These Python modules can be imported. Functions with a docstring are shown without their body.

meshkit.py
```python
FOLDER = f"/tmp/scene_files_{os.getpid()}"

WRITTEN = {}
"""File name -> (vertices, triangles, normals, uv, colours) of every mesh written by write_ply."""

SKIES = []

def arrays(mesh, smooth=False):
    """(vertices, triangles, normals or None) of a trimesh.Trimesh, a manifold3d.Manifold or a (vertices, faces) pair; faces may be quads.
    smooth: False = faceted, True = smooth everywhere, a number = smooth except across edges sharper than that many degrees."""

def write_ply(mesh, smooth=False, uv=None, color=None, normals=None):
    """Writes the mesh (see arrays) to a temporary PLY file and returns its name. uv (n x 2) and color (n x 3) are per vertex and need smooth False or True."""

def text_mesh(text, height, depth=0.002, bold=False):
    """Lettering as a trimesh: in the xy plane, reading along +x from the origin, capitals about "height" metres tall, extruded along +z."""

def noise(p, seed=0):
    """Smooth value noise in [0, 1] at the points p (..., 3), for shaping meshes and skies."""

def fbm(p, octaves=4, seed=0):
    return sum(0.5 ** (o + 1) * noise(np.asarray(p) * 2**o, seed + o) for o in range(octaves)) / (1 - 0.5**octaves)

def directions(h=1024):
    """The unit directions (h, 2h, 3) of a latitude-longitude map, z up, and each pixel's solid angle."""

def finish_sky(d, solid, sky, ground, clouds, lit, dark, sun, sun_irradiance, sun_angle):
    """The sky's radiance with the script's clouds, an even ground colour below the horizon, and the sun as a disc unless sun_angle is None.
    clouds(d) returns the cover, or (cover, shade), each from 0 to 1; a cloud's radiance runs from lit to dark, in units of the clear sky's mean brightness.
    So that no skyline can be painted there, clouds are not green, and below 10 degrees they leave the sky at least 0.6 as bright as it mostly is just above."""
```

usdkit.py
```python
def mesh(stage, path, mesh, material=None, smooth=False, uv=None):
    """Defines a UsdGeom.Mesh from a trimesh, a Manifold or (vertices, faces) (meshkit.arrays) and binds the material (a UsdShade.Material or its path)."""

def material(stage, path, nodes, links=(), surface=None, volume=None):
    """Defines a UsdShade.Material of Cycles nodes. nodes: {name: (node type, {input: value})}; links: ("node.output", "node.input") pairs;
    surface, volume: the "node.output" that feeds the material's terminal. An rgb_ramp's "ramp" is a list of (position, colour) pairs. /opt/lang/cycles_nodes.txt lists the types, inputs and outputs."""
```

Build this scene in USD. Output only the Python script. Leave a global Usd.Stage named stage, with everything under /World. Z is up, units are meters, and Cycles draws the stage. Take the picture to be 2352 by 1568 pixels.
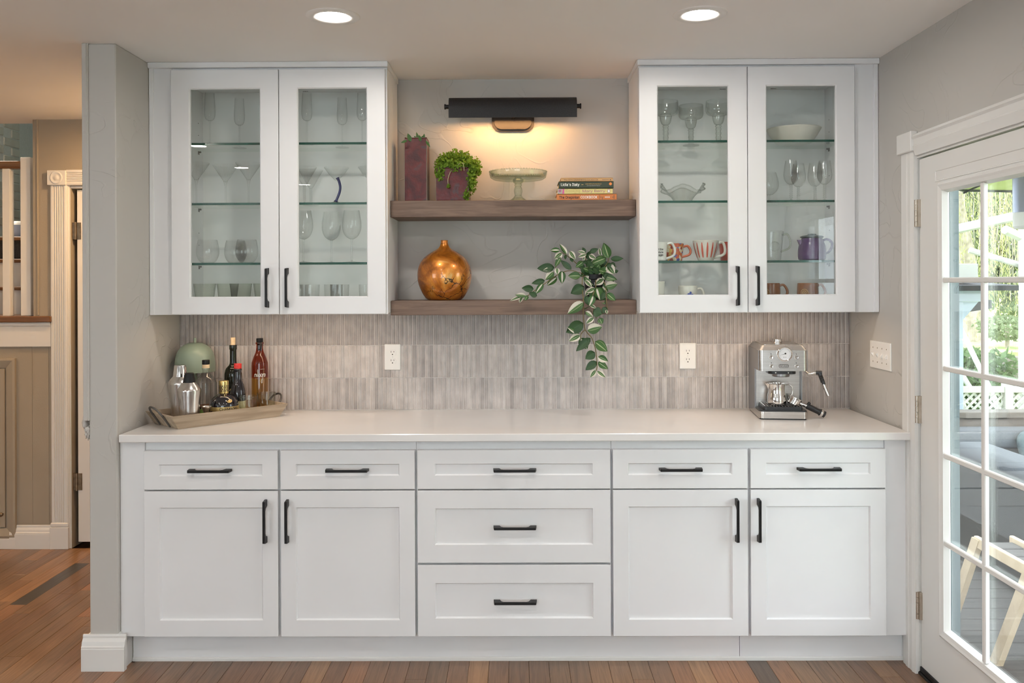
import math, random, re
import numpy as np, trimesh, manifold3d, usdkit, meshkit
from shapely.geometry import Polygon, Point
from shapely import affinity
from pxr import Usd, UsdGeom, UsdLux, UsdShade, Gf, Sdf

stage = Usd.Stage.CreateInMemory()
UsdGeom.SetStageUpAxis(stage, 'Z'); UsdGeom.SetStageMetersPerUnit(stage, 1.0)
UsdGeom.Xform.Define(stage, '/World'); UsdGeom.Scope.Define(stage, '/World/Looks')
PI = math.pi
rng = random.Random(7); nrg = np.random.default_rng(7)

# ---------------------------------------------------------------- camera, sky, sun, exposure
FPX, DCAM, CX, HC, YAW, ROLL, VY = 2004.43, 4.0419, .01998, 1.5038, -.006877, -.004286, 648.7
EXPOSURE = 0.62
SKY = 1.5          # brightness of the overcast-bright sky
SUN = 2.4
DOWN = 155.0        # recessed downlights
cam = UsdGeom.Camera.Define(stage, '/World/camera')
cam.CreateHorizontalApertureAttr(36.0); cam.CreateVerticalApertureAttr(24.0)
cam.CreateFocalLengthAttr(36.0 * FPX / 2352)
cam.CreateVerticalApertureOffsetAttr(-(784 - VY) * 36.0 / 2352)
cam.CreateClippingRangeAttr(Gf.Vec2f(.05, 200)); cam.CreateExposureAttr(EXPOSURE)
_c, _s = math.cos(YAW), math.sin(YAW); _cr, _sr = math.cos(ROLL), math.sin(ROLL)
_r0, _u0 = np.array([_c, -_s, 0]), np.array([0, 0, 1.0]); _f = np.array([_s, _c, 0])
_right = _cr * _r0 + _sr * _u0; _up = -_sr * _r0 + _cr * _u0     # small roll of the hand-levelled camera
m4 = Gf.Matrix4d(*_right, 0, *_up, 0, *(-_f), 0, CX, -DCAM, HC, 1)
cam.AddTransformOp().Set(m4)

dome = UsdLux.DomeLight.Define(stage, '/World/sky_dome'); dome.CreateIntensityAttr(SKY); dome.CreateColorAttr(Gf.Vec3f(.86, .94, 1.0))
sun = UsdLux.DistantLight.Define(stage, '/World/sun'); sun.CreateIntensityAttr(SUN); sun.CreateAngleAttr(.6); sun.CreateColorAttr(Gf.Vec3f(1, .95, .85))
def aim(prim, d):                                                   # a light's -z looks along d
    z = -np.array(d, float); z /= np.linalg.norm(z); x = np.cross([0, 0, 1.0], z); x /= np.linalg.norm(x); y = np.cross(z, x)
    UsdGeom.Xformable(prim).AddTransformOp().Set(Gf.Matrix4d(*x, 0, *y, 0, *z, 0, 0, 0, 0, 1))
aim(sun, (1.0, .30, -.85))                                          # over the roof, from behind the house

# ---------------------------------------------------------------- helpers
def at(px, py, y):
    """The point at depth y that the photograph shows at (px, py): measured, then built there."""
    A, B = px - 1176, py - VY
    a, b = _cr * A + _sr * B, -_sr * A + _cr * B
    d = np.array([_c * a / FPX + _s, -_s * a / FPX + _c, -b / FPX]); t = (y + DCAM) / d[1]
    return np.array([CX, -DCAM, HC]) + t * d
def atX(px, py, y): return float(at(px, py, y)[0])
def atZ(px, py, y): return float(at(px, py, y)[2])

_used = set()
def unique(path):
    p, i = path, 0
    while p in _used:
        i += 1; p = f'{path}_{i:03d}'
    _used.add(p); return p
_loc = {}
def tag(prim, label=None, cat=None, group=None, kind=None):
    prim = prim.GetPrim() if hasattr(prim, 'GetPrim') else prim
    for k, v in (('label', label), ('category', cat), ('group', group), ('kind', kind)):
        if v: prim.SetCustomDataByKey(k, v)
    return prim
def thing(name, label, cat, loc=(0, 0, 0), rotz=0.0, group=None, kind=None):
    p = unique('/World/' + name); x = UsdGeom.Xform.Define(stage, p)
    x.AddTranslateOp().Set(Gf.Vec3d(*map(float, loc)))
    if rotz: x.AddRotateZOp().Set(math.degrees(rotz))
    _loc[p] = np.array(loc, float)
    return tag(x, label, cat, group, kind)
def part(parent, name, mesh, mat, smooth=False, world=False, uv=None, label=None, kind=None):
    """One Mesh under its thing (or under a part). world: the mesh is given in world coordinates."""
    base = str(parent.GetPath()); p = unique(base + '/' + name)
    root = '/'.join(base.split('/')[:3])
    v, f, n = meshkit.arrays(mesh, smooth)
    if world: v = v - _loc.get(root, np.zeros(3))
    g = UsdGeom.Mesh.Define(stage, p)
    from pxr import Vt
    g.CreatePointsAttr(Vt.Vec3fArray.FromNumpy(np.ascontiguousarray(v, np.float32)))
    g.CreateFaceVertexCountsAttr(Vt.IntArray.FromNumpy(np.full(len(f), 3, np.int32)))
    g.CreateFaceVertexIndicesAttr(Vt.IntArray.FromNumpy(np.ascontiguousarray(f, np.int32).ravel()))
    g.CreateSubdivisionSchemeAttr('none')
    if n is not None:
        g.CreateNormalsAttr(Vt.Vec3fArray.FromNumpy(np.ascontiguousarray(n, np.float32))); g.SetNormalsInterpolation('vertex')
    if uv is not None:
        UsdGeom.PrimvarsAPI(g).CreatePrimvar('st', Sdf.ValueTypeNames.TexCoord2fArray, 'vertex').Set(Vt.Vec2fArray.FromNumpy(np.asarray(uv, np.float32)))
    UsdShade.MaterialBindingAPI.Apply(g.GetPrim()).GetDirectBindingRel().SetTargets([Sdf.Path('/World/Looks/' + mat)])
    return tag(g, label, None, None, kind)
_world = stage.GetPrimAtPath('/World')
def single(name, mesh, mat, label, cat, smooth=False, group=None, kind=None, uv=None):
    return tag(part(_world, name, mesh, mat, smooth, uv=uv), label, cat, group, kind)
def struct(name, mesh, mat, label, cat, smooth=False): return single(name, mesh, mat, label, cat, smooth, kind='structure')
def dup(src, loc, label, rotz=0.0, group=None):
    was = src.GetCustomData(); name = re.sub(r'_\d{3}$', '', src.GetName())
    r = thing(name, label, was['category'], loc, rotz, group or was.get('group'))
    r.GetReferences().AddInternalReference(src.GetPath()); r.SetInstanceable(True)
    return r

def cat(*ms): return trimesh.util.concatenate([m for m in ms if m is not None])
def box(x0, x1, y0, y1, z0, z1, b=0.0):
    if b <= 0:
        return trimesh.creation.box(bounds=[[min(x0,x1), min(y0,y1), min(z0,z1)], [max(x0,x1), max(y0,y1), max(z0,z1)]])
    pts = []
    lo, hi = np.array([min(x0,x1), min(y0,y1), min(z0,z1)]), np.array([max(x0,x1), max(y0,y1), max(z0,z1)])
    for sx in (0, 1):
        for sy in (0, 1):
            for sz in (0, 1):
                c = np.where([sx, sy, sz], hi, lo); inn = np.where([sx, sy, sz], -b, b)
                for k in range(3):
                    o = inn.copy(); o[k] = 0; pts.append(c + o)
    return trimesh.convex.convex_hull(np.array(pts))
def hullbox(x0, x1, y0, y1, z0, z1, r, seg=3):
    """A box with rounded edges."""
    pts = []
    ang = np.linspace(0, PI/2, seg + 1)
    oct_ = [(math.cos(a)*math.cos(e), math.sin(a)*math.cos(e), math.sin(e)) for a in ang for e in ang]
    for sx in (-1, 1):
        for sy in (-1, 1):
            for sz in (-1, 1):
                c = (x0 + r if sx < 0 else x1 - r, y0 + r if sy < 0 else y1 - r, z0 + r if sz < 0 else z1 - r)
                pts += [(c[0] + sx*r*a, c[1] + sy*r*b_, c[2] + sz*r*d) for a, b_, d in oct_]
    return trimesh.convex.convex_hull(np.array(pts))
def lathe(prof, n=40, loc=(0, 0, 0), ang0=0.0):
    """Surface of revolution about z of (r, z) points; points with r = 0 close on the axis."""
    prof = [(max(r, 0.0), z) for r, z in prof]; V, F, rows = [], [], []
    for r, z in prof:
        if r < 1e-7:
            rows.append([len(V)] * n); V.append((0, 0, z))
        else:
            rows.append(list(range(len(V), len(V) + n)))
            V += [(r*math.cos(ang0 + 2*PI*k/n), r*math.sin(ang0 + 2*PI*k/n), z) for k in range(n)]
    for A, B in zip(rows[:-1], rows[1:]):
        for k in range(n):
            a, b_, c, d = A[k], A[(k+1) % n], B[(k+1) % n], B[k]
            if a != b_: F.append((a, b_, c))
            if c != d: F.append((a, c, d))
    m = trimesh.Trimesh(np.array(V) + np.array(loc), np.array(F), process=False)
    return m
def spline(pts, n=8):
    """Catmull-Rom through the points."""
    P = np.array(pts, float); P = np.vstack([2*P[0]-P[1], P, 2*P[-1]-P[-2]]); out = []
    for i in range(1, len(P) - 2):
        for t in np.linspace(0, 1, n, endpoint=False):
            a, b_, c, d = P[i-1:i+3]
            out.append(.5*((2*b_) + (-a+c)*t + (2*a-5*b_+4*c-d)*t*t + (-a+3*b_-3*c+d)*t**3))
    return np.array(out + [P[-2]])
def tube(pts, r, n=10, cap=True):
    P = np.array(pts, float); R = np.broadcast_to(np.asarray(r, float), (len(P),))
    T = np.gradient(P, axis=0); T /= np.linalg.norm(T, axis=1, keepdims=True) + 1e-12
    u = np.cross(T[0], [0, 0, 1.0]); u = u if np.linalg.norm(u) > .1 else np.cross(T[0], [1.0, 0, 0]); u /= np.linalg.norm(u)
    V, F = [], []
    for p, t, rr in zip(P, T, R):
        u = u - t*np.dot(u, t); u /= np.linalg.norm(u); w = np.cross(t, u)
        V += [p + rr*(math.cos(2*PI*k/n)*u + math.sin(2*PI*k/n)*w) for k in range(n)]
    for i in range(len(P)-1):
        for k in range(n):
            a, b_ = i*n+k, i*n+(k+1) % n
            F += [(a, b_, b_+n), (a, b_+n, a+n)]
    if cap:
        V += [P[0], P[-1]]; i0, i1 = len(V)-2, len(V)-1; o = (len(P)-1)*n
        for k in range(n): F += [(i0, (k+1) % n, k), (i1, o+k, o+(k+1) % n)]
    return trimesh.Trimesh(np.array(V), np.array(F), process=False)
def rod(a, b, r, n=16): return tube([a, b], r, n)
def extrude(poly, depth):
    return trimesh.creation.extrude_polygon(poly if isinstance(poly, Polygon) else Polygon(poly), depth, engine='earcut')
def xf(m, M): m = m.copy(); m.apply_transform(M); return m
def move(m, d): m = m.copy(); m.apply_translation(d); return m
def rot(m, ang, ax, pt=(0, 0, 0)): return xf(m, trimesh.transformations.rotation_matrix(ang, ax, pt))
def ex_z(poly, z0, z1): return move(extrude(poly, z1 - z0), (0, 0, z0))                 # polygon in (x, y)
def ex_x(poly, x0, x1):                                                                # polygon in (y, z)
    return xf(extrude(poly, x1 - x0), np.array([[0,0,1,x0],[1,0,0,0],[0,1,0,0],[0,0,0,1.0]]))
def ex_y(poly, y0, y1):                                                                # polygon in (x, z)
    return xf(extrude(poly, y1 - y0), np.array([[1,0,0,0],[0,0,-1,y1],[0,1,0,0],[0,0,0,1.0]]))
def rings(rr, cap_last=True, cap_first=True):
    """Joins rectangles (x0, x1, z0, z1, y), one inside the other or behind it, into one skin."""
    V, F = [], []
    for x0, x1, z0, z1, y in rr: V += [(x0, y, z0), (x1, y, z0), (x1, y, z1), (x0, y, z1)]
    for i in range(len(rr)-1):
        for k in range(4):
            a, b_ = 4*i+k, 4*i+(k+1) % 4; F += [(a, b_, b_+4), (a, b_+4, a+4)]
    if cap_first: F += [(0, 2, 1), (0, 3, 2)]
    if cap_last: o = 4*(len(rr)-1); F += [(o, o+1, o+2), (o, o+2, o+3)]
    return trimesh.Trimesh(np.array(V, float), np.array(F), process=False)
def text(s, h, depth=.0006, bold=False): return meshkit.text_mesh(s, h, depth, bold)
def text_front(s, h, x, z, y, depth=.0006, bold=False, width=None, center=False):
    """Lettering that faces the room (-y), its baseline starting at (x, z)."""
    m = text(s, h, depth, bold); w = m.bounds[1][0]
    if width: m.apply_scale([width / w, 1, 1]); w = width
    m = rot(m, PI/2, (1, 0, 0)); return move(m, (x - (w/2 if center else 0), y, z))
def wrap(m, r):
    """Bends lettering in the x-z plane (facing -y) round a z cylinder of radius r."""
    v = m.vertices.copy(); a = v[:, 0] / r; rr = r - v[:, 1]
    m = m.copy(); m.vertices = np.c_[rr*np.sin(a), -rr*np.cos(a), v[:, 2]]; return m

# ---------------------------------------------------------------- materials
def mat(name, nodes, links=(), surface='p.BSDF'): usdkit.material(stage, '/World/Looks/' + name, nodes, links, surface=surface)
def plain(name, col, rough=.5, metal=0.0, spec=.5, **kw):
    mat(name, {'p': ('principled_bsdf', {'base_color': col, 'roughness': rough, 'metallic': metal, 'specular_ior_level': spec, **kw})})
def mottled(name, c1, c2, scale=8.0, rough=.5, bump=0.0, bscale=60.0, metal=0.0, stretch=(1, 1, 1), bdist=.002, detail=4.0, lo=.35, hi=.65, **kw):
    """Two colours mixed by noise in object space, with a fine relief."""
    n = {'t': ('texture_coordinate', {}), 'm': ('mapping', {'scale': stretch}), 'n': ('noise_texture', {'scale': scale, 'detail': detail}),
         'r': ('rgb_ramp', {'ramp': [(lo, c1), (hi, c2)]}), 'p': ('principled_bsdf', {'roughness': rough, 'metallic': metal, **kw})}
    l = [('t.object', 'm.vector'), ('m.vector', 'n.vector'), ('n.fac', 'r.fac'), ('r.color', 'p.base_color')]
    if bump:
        n |= {'n2': ('noise_texture', {'scale': bscale, 'detail': 3.0}), 'b': ('bump', {'strength': bump, 'distance': bdist})}
        l += [('m.vector', 'n2.vector'), ('n2.fac', 'b.height'), ('b.normal', 'p.normal')]
    mat(name, n, l)
def pane(name, tint, f0=.045, power=5.0, rough=0.0, edge=None, gain=.9, gl=(1, 1, 1)):
    """Clear glass: see-through, with a mirror sheen that grows at grazing angles; edge: the tint at the silhouette."""
    n = {'lw': ('layer_weight', {'blend': .5}), 'pw': ('math', {'math_type': 'power', 'value2': power}), 'ma': ('math', {'math_type': 'multiply_add', 'value2': gain, 'value3': f0, 'use_clamp': True}),
         't': ('transparent_bsdf', {'color': tint}), 'g': ('glossy_bsdf', {'color': gl, 'roughness': rough}), 'x': ('mix_closure', {})}
    l = [('lw.facing', 'pw.value1'), ('pw.value', 'ma.value1'), ('ma.value', 'x.fac'), ('t.BSDF', 'x.closure1'), ('g.BSDF', 'x.closure2')]
    if edge:
        n |= {'p2': ('math', {'math_type': 'power', 'value2': 2.2}), 'mc': ('mix', {'color1': tint, 'color2': edge})}
        l += [('lw.facing', 'p2.value1'), ('p2.value', 'mc.fac'), ('mc.color', 't.color')]
    mat(name, n, l, 'x.closure')
def emit(name, col, k): mat(name, {'e': ('emission', {'color': col, 'strength': k})}, (), 'e.emission')

# hand-trowelled plaster: sparse curved ridges and soft lumps, relief only
def plaster(name, col, ridge=.5, rough=.75):
    mat(name, {'t': ('geometry', {}), 'd': ('noise_texture', {'scale': 2.1, 'detail': 2.0}), 'n': ('noise_texture', {'scale': 3.8, 'detail': .6, 'distortion': 2.4}),
        's': ('math', {'math_type': 'subtract', 'value2': .5}), 'a': ('math', {'math_type': 'absolute'}),
        'r': ('map_range', {'from_min': 0.0, 'from_max': .016, 'to_min': 1.0, 'to_max': 0.0, 'clamp': True}),
        'k': ('map_range', {'from_min': .47, 'from_max': .58, 'clamp': True}), 'mu': ('math', {'math_type': 'multiply'}),
        'f': ('noise_texture', {'scale': 55.0, 'detail': 4.0}), 'mf': ('math', {'math_type': 'multiply_add', 'value2': .22}),
        'l': ('noise_texture', {'scale': 9.0, 'detail': 3.0}), 'ml': ('math', {'math_type': 'multiply_add', 'value2': .5}),
        'b': ('bump', {'strength': ridge, 'distance': .004}), 'p': ('principled_bsdf', {'base_color': col, 'roughness': rough, 'specular_ior_level': .3})},
        [('t.position', 'd.vector'), ('t.position', 'n.vector'), ('t.position', 'f.vector'), ('t.position', 'l.vector'), ('n.fac', 's.value1'), ('s.value', 'a.value1'), ('a.value', 'r.value'), ('d.fac', 'k.value'),
         ('r.result', 'mu.value1'), ('k.result', 'mu.value2'), ('f.fac', 'mf.value1'), ('mu.value', 'mf.value3'), ('l.fac', 'ml.value1'), ('mf.value', 'ml.value3'), ('ml.value', 'b.height'), ('b.normal', 'p.normal')])
plaster('wall_paint', (.512, .492, .464), .38)
mottled('hall_paint', (.355, .305, .24), (.365, .315, .25), 6, .8, .35, 130, bdist=.0015)
mottled('ceiling_paint', (.87, .85, .83), (.88, .86, .84), 3, .85, .25, 160, bdist=.001)
mottled('white_lacquer', (.765, .765, .775), (.775, .775, .785), 5, .38, .03, 300)
mottled('cabinet_inside', (.80, .81, .79), (.82, .83, .81), 5, .5)
plain('white_trim', (.72, .71, .69), .4)
plain('plastic_white', (.84, .82, .79), .35)
plain('slot_dark', (.03, .025, .02), .6)
mottled('black_metal', (.006, .006, .007), (.010, .0095, .010), 30, .42, .05, 200, specular_ior_level=.3)
mottled('textured_black', (.013, .012, .013), (.021, .019, .020), 200, .5, .3, 900, bdist=.0006, specular_ior_level=.35)
mottled('nickel', (.50, .44, .37), (.58, .52, .45), 40, .34, metal=1.0)
mottled('bronze', (.20, .15, .10), (.28, .21, .14), 40, .4, metal=1.0)
mottled('steel', (.60, .58, .56), (.66, .64, .62), 3, .22, metal=1.0, stretch=(60, 60, 2))
plain('chrome', (.74, .72, .70), .07, 1.0)
plain('brushed_dark', (.30, .29, .29), .35, 1.0)
mottled('quartz', (.77, .75, .735), (.71, .69, .68), 2.3, .16, detail=8, lo=.5, hi=.8)
mottled('grout', (.76, .72, .69), (.80, .76, .73), 60, .9)
# tiles: each its own tone, chalky with darker speckle and paler worn edges
def tile_mat(name, src):
    mat(name, {'o': ('object_info', {}), 'g': ('geometry', {}), 'r': ('rgb_ramp', {'ramp': [(0, (.375, .345, .335)), (.25, (.465, .430, .415)), (.5, (.520, .480, .465)), (.8, (.580, .540, .520)), (1, (.46, .44, .435))]}),
        'm': ('mapping', {'scale': (1, 1, .6)}), 'n': ('noise_texture', {'scale': 34.0, 'detail': 6.0}), 'nr': ('rgb_ramp', {'ramp': [(.3, (.84, .83, .82)), (.62, (1.08, 1.07, 1.06))]}),
        'mx': ('mix', {'mix_type': 'multiply', 'fac': 1.0}), 'n2': ('noise_texture', {'scale': 240.0, 'detail': 3.0}), 'b': ('bump', {'strength': .35, 'distance': .0008}),
        'p': ('principled_bsdf', {'roughness': .5})},
        [(src, 'r.fac'), ('g.position', 'm.vector'), ('m.vector', 'n.vector'), ('n.fac', 'nr.fac'), ('r.color', 'mx.color1'), ('nr.color', 'mx.color2'), ('mx.color', 'p.base_color'), ('g.position', 'n2.vector'), ('n2.fac', 'b.height'), ('b.normal', 'p.normal')])
tile_mat('tile_glaze', 'o.random'); tile_mat('tile_glaze_joined', 'g.random_per_island')
# wood: grain drawn out along one axis
def wood(name, cols, stretch, scale=3.0, rough=.45, src=None, bump=.15, dist=1.2, spec=.5):
    n = {'g': ('geometry', {}), 'm': ('mapping', {'scale': stretch}), 'n': ('noise_texture', {'scale': scale, 'detail': 7.0, 'roughness': .62, 'distortion': dist}),
         'r': ('rgb_ramp', {'ramp': cols}), 'b': ('bump', {'strength': bump, 'distance': .001}), 'p': ('principled_bsdf', {'roughness': rough, 'specular_ior_level': spec})}
    l = [('g.position', 'm.vector'), ('m.vector', 'n.vector'), ('n.fac', 'r.fac'), ('n.fac', 'b.height'), ('b.normal', 'p.normal')]
    if src:
        n |= {'o': ('object_info', {}), 'tr': ('rgb_ramp', {'ramp': src}), 'mx': ('mix', {'mix_type': 'multiply', 'fac': 1.0}), 'v': ('combine_xyz', {}), 'mm': ('math', {'math_type': 'multiply', 'value2': 37.0}), 'va': ('vector_math', {'math_type': 'add'})}
        l = [x for x in l if x != ('m.vector', 'n.vector')] + [('o.random', 'tr.fac'), ('r.color', 'mx.color1'), ('tr.color', 'mx.color2'), ('mx.color', 'p.base_color'), ('o.random', 'mm.value1'), ('mm.value', 'v.x'), ('mm.value', 'v.z'), ('m.vector', 'va.vector1'), ('v.vector', 'va.vector2'), ('va.vector', 'n.vector')]
    else: l += [('r.color', 'p.base_color')]
    mat(name, n, l)
wood('walnut', [(.25, (.075, .043, .029)), (.45, (.135, .082, .057)), (.62, (.20, .128, .09)), (.8, (.115, .07, .05))], (1.3, 14, 22), 2.2, .5, dist=.8)
wood('plank_wood', [(.28, (.88, .88, .88)), (.5, (1.28, 1.30, 1.32)), (.72, (1.62, 1.65, 1.68))], (34, 1.6, 8), 2.0, .30, bump=.06, src=
     [(0, (.165, .083, .044)), (.12, (.145, .082, .047)), (.22, (.230, .125, .062)), (.34, (.145, .080, .048)), (.44, (.275, .145, .070)), (.54, (.135, .082, .050)), (.64, (.195, .098, .052)), (.74, (.255, .120, .058)), (.84, (.150, .088, .052)), (.95, (.19, .108, .058)), (.972, (.050, .043, .038)), (1, (.055, .046, .040))])
wood('floor_far', [(.3, (.09, .05, .03)), (.5, (.16, .085, .045)), (.7, (.22, .11, .055))], (12.6, .8, 1), 1.0, .3, bump=.0)
mottled('tray_wood', (.30, .225, .155), (.47, .37, .265), 3.2, .65, .2, 60, stretch=(1.3, 16, 16), detail=7, lo=.32, hi=.66)
wood('stair_wood', [(.3, (.10, .045, .018)), (.55, (.20, .09, .035)), (.75, (.27, .13, .05))], (1.2, 12, 12), 2.4, .35)
wood('pale_wood', [(.3, (.62, .47, .30)), (.6, (.74, .59, .41)), (.8, (.68, .53, .36))], (14, 4, 4), 2.0, .55)
wood('rail_wood', [(.3, (.11, .095, .085)), (.6, (.18, .155, .135)), (.8, (.14, .12, .105))], (1.2, 9, 9), 2.0, .7)
wood('deck_wood', [(.3, (.055, .05, .05)), (.6, (.095, .087, .085)), (.8, (.075, .068, .066))], (1.2, 12, 4), 2.0, .7)
pane('window_glass', (.965, .98, .975), .085)
pane('cabinet_glass', (.965, .985, .972), .05)
pane('shelf_glass', (.925, .968, .945), .03, 4.0)
mottled('shelf_edge_glass', (.010, .075, .055), (.016, .095, .07), 6, .12, specular_ior_level=.6)
pane('drinking_glass', (.985, .99, .985), .045, 3.6, .02, edge=(.72, .74, .72), gain=.4)
pane('smoke_glass', (.90, .92, .87), .05, 3.4, .02, edge=(.46, .48, .43), gain=.4)
pane('green_glass', (.88, .93, .895), .06, 3.0, .03, edge=(.34, .45, .40), gain=.5)
pane('pressed_glass', (.94, .955, .94), .07, 2.6, .05, edge=(.46, .49, .46), gain=.5)
plain('cobalt_glass', (.012, .014, .10), .1, 0, .6)

# ================================================================ the room shell
CEIL, XW, XL = 2.445, 1.55, -1.55
struct('ceiling', cat(box(-4.75, 1.75, -7.7, 1.04, CEIL, CEIL + .25), box(-2.56, 1.75, 1.04, 3.2, CEIL, CEIL + .25), box(-4.75, -2.4, .80, 3.2, 3.7, 3.8), box(-4.75, -2.4, .80, .90, CEIL + .25, 3.7), box(-4.85, -4.75, .80, 3.2, CEIL, 3.8), box(-2.56, -2.4, .90, 3.2, CEIL + .25, 3.7)), 'ceiling_paint', 'smooth off-white ceiling running over kitchen and hallway', 'ceiling')
struct('wall_back', box(-1.66, 1.70, 0, .12, 0, CEIL), 'wall_paint', 'grey-beige hand-trowelled wall behind the cabinets and floating shelves', 'wall')
struct('wall_left', box(-1.66, XL, -.640, .92, 0, CEIL, .004), 'wall_paint', 'narrow grey stub wall end left of the cabinets', 'wall')
# right wall with the opening for the garden door
DY0, DY1, DZ = -.655, -1.625, 1.985
wr = cat(box(XW, 1.70, DY0, .12, 0, CEIL), box(XW, 1.70, -7.65, DY1, 0, CEIL), box(XW, 1.70, DY1, DY0, DZ, CEIL))
struct('wall_right', wr, 'wall_paint', 'grey-beige wall on the right around the glazed door', 'wall')
struct('wall_rear', cat(box(-4.75, -1.75, -7.65, -7.5, 0, CEIL), box(-1.75, .95, -7.65, -7.5, 0, .12), box(-1.75, .95, -7.65, -7.5, 2.25, CEIL), box(-.44, -.36, -7.65, -7.5, .12, 2.25), box(.95, XW, -7.65, -7.5, 0, CEIL)), 'wall_paint', 'wall behind the camera with two openings for the added fill windows', 'wall')
struct('wall_far_left', cat(box(-4.75, -4.6, -4.2, 3.1, 0, CEIL), box(-4.75, -4.6, -7.5, -7.1, 0, CEIL), box(-4.75, -4.6, -7.1, -4.2, 0, .5), box(-4.75, -4.6, -7.1, -4.2, 2.25, CEIL)), 'wall_paint', 'far left wall of the open room outside the picture', 'wall')  # out of view, shuts out stray sky light; opening left for added fill
for i, (a, b_) in enumerate(((-1.75, -.44), (-.36, .95))):  # added windows, out of view, sized to fill the room with daylight
    w = thing(f'window_{i+1}', 'added glazed opening in the wall behind the camera, out of view, for daylight fill', 'window', (0, 0, 0), kind='structure')
    part(w, 'window_frame', cat(box(a, b_, -7.6, -7.54, .12, .18), box(a, b_, -7.6, -7.54, 2.19, 2.25), box(a, a+.06, -7.6, -7.54, .18, 2.19), box(b_-.06, b_, -7.6, -7.54, .18, 2.19), box((a+b_)/2-.03, (a+b_)/2+.03, -7.6, -7.54, .18, 2.19)), 'white_trim')
    part(w, 'window_glass', box(a+.06, b_-.06, -7.572, -7.566, .18, 2.19), 'window_glass')

w = thing('window_3', 'added glazed opening in the far left wall, out of view, for daylight fill', 'window', (0, 0, 0), kind='structure')  # added opening, out of view, brings in daylight to fill from the left
part(w, 'window_frame', cat(box(-4.72, -4.66, -7.1, -4.2, .5, .56), box(-4.72, -4.66, -7.1, -4.2, 2.19, 2.25), *[box(-4.72, -4.66, y, y + .06, .56, 2.19) for y in (-7.1, -5.68, -4.26)]), 'white_trim')
part(w, 'window_glass', box(-4.692, -4.686, -7.04, -4.26, .56, 2.19), 'window_glass')

# floor: planks run towards the camera; beyond what is seen the boards are one surface
fl = thing('floor', 'dark multi-toned tigerwood plank floor', 'floor', (0, 0, 0), kind='structure')
part(fl, 'subfloor', cat(box(-4.75, 1.70, -1.85, 3.1, -.25, -.014), box(-4.75, 1.70, -7.7, -1.85, -.25, 0)), 'floor_far')
PW = .0785
for i in range(int((1.548 + 3.75) / PW)):
    x1 = 1.548 - i*PW; x0 = x1 - PW; y = .918 if x0 < -1.70 else -.53
    if -1.70 < x0 < -1.54: y = -.58
    y -= rng.uniform(-.0, .0); first = rng.uniform(.15, 1.1)
    while y > -1.85:
        L = first if first else rng.uniform(.55, 1.35); first = None
        y0 = max(y - L, -1.85)
        if y0 + 1.85 < .12: y0 = -1.85
        part(fl, 'plank', box(x0 + .0004, x1 - .0004, y0 + .0004, y - .0004, -.014, rng.uniform(-.0004, .0004), .0012), 'plank_wood'); y = y0

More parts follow.
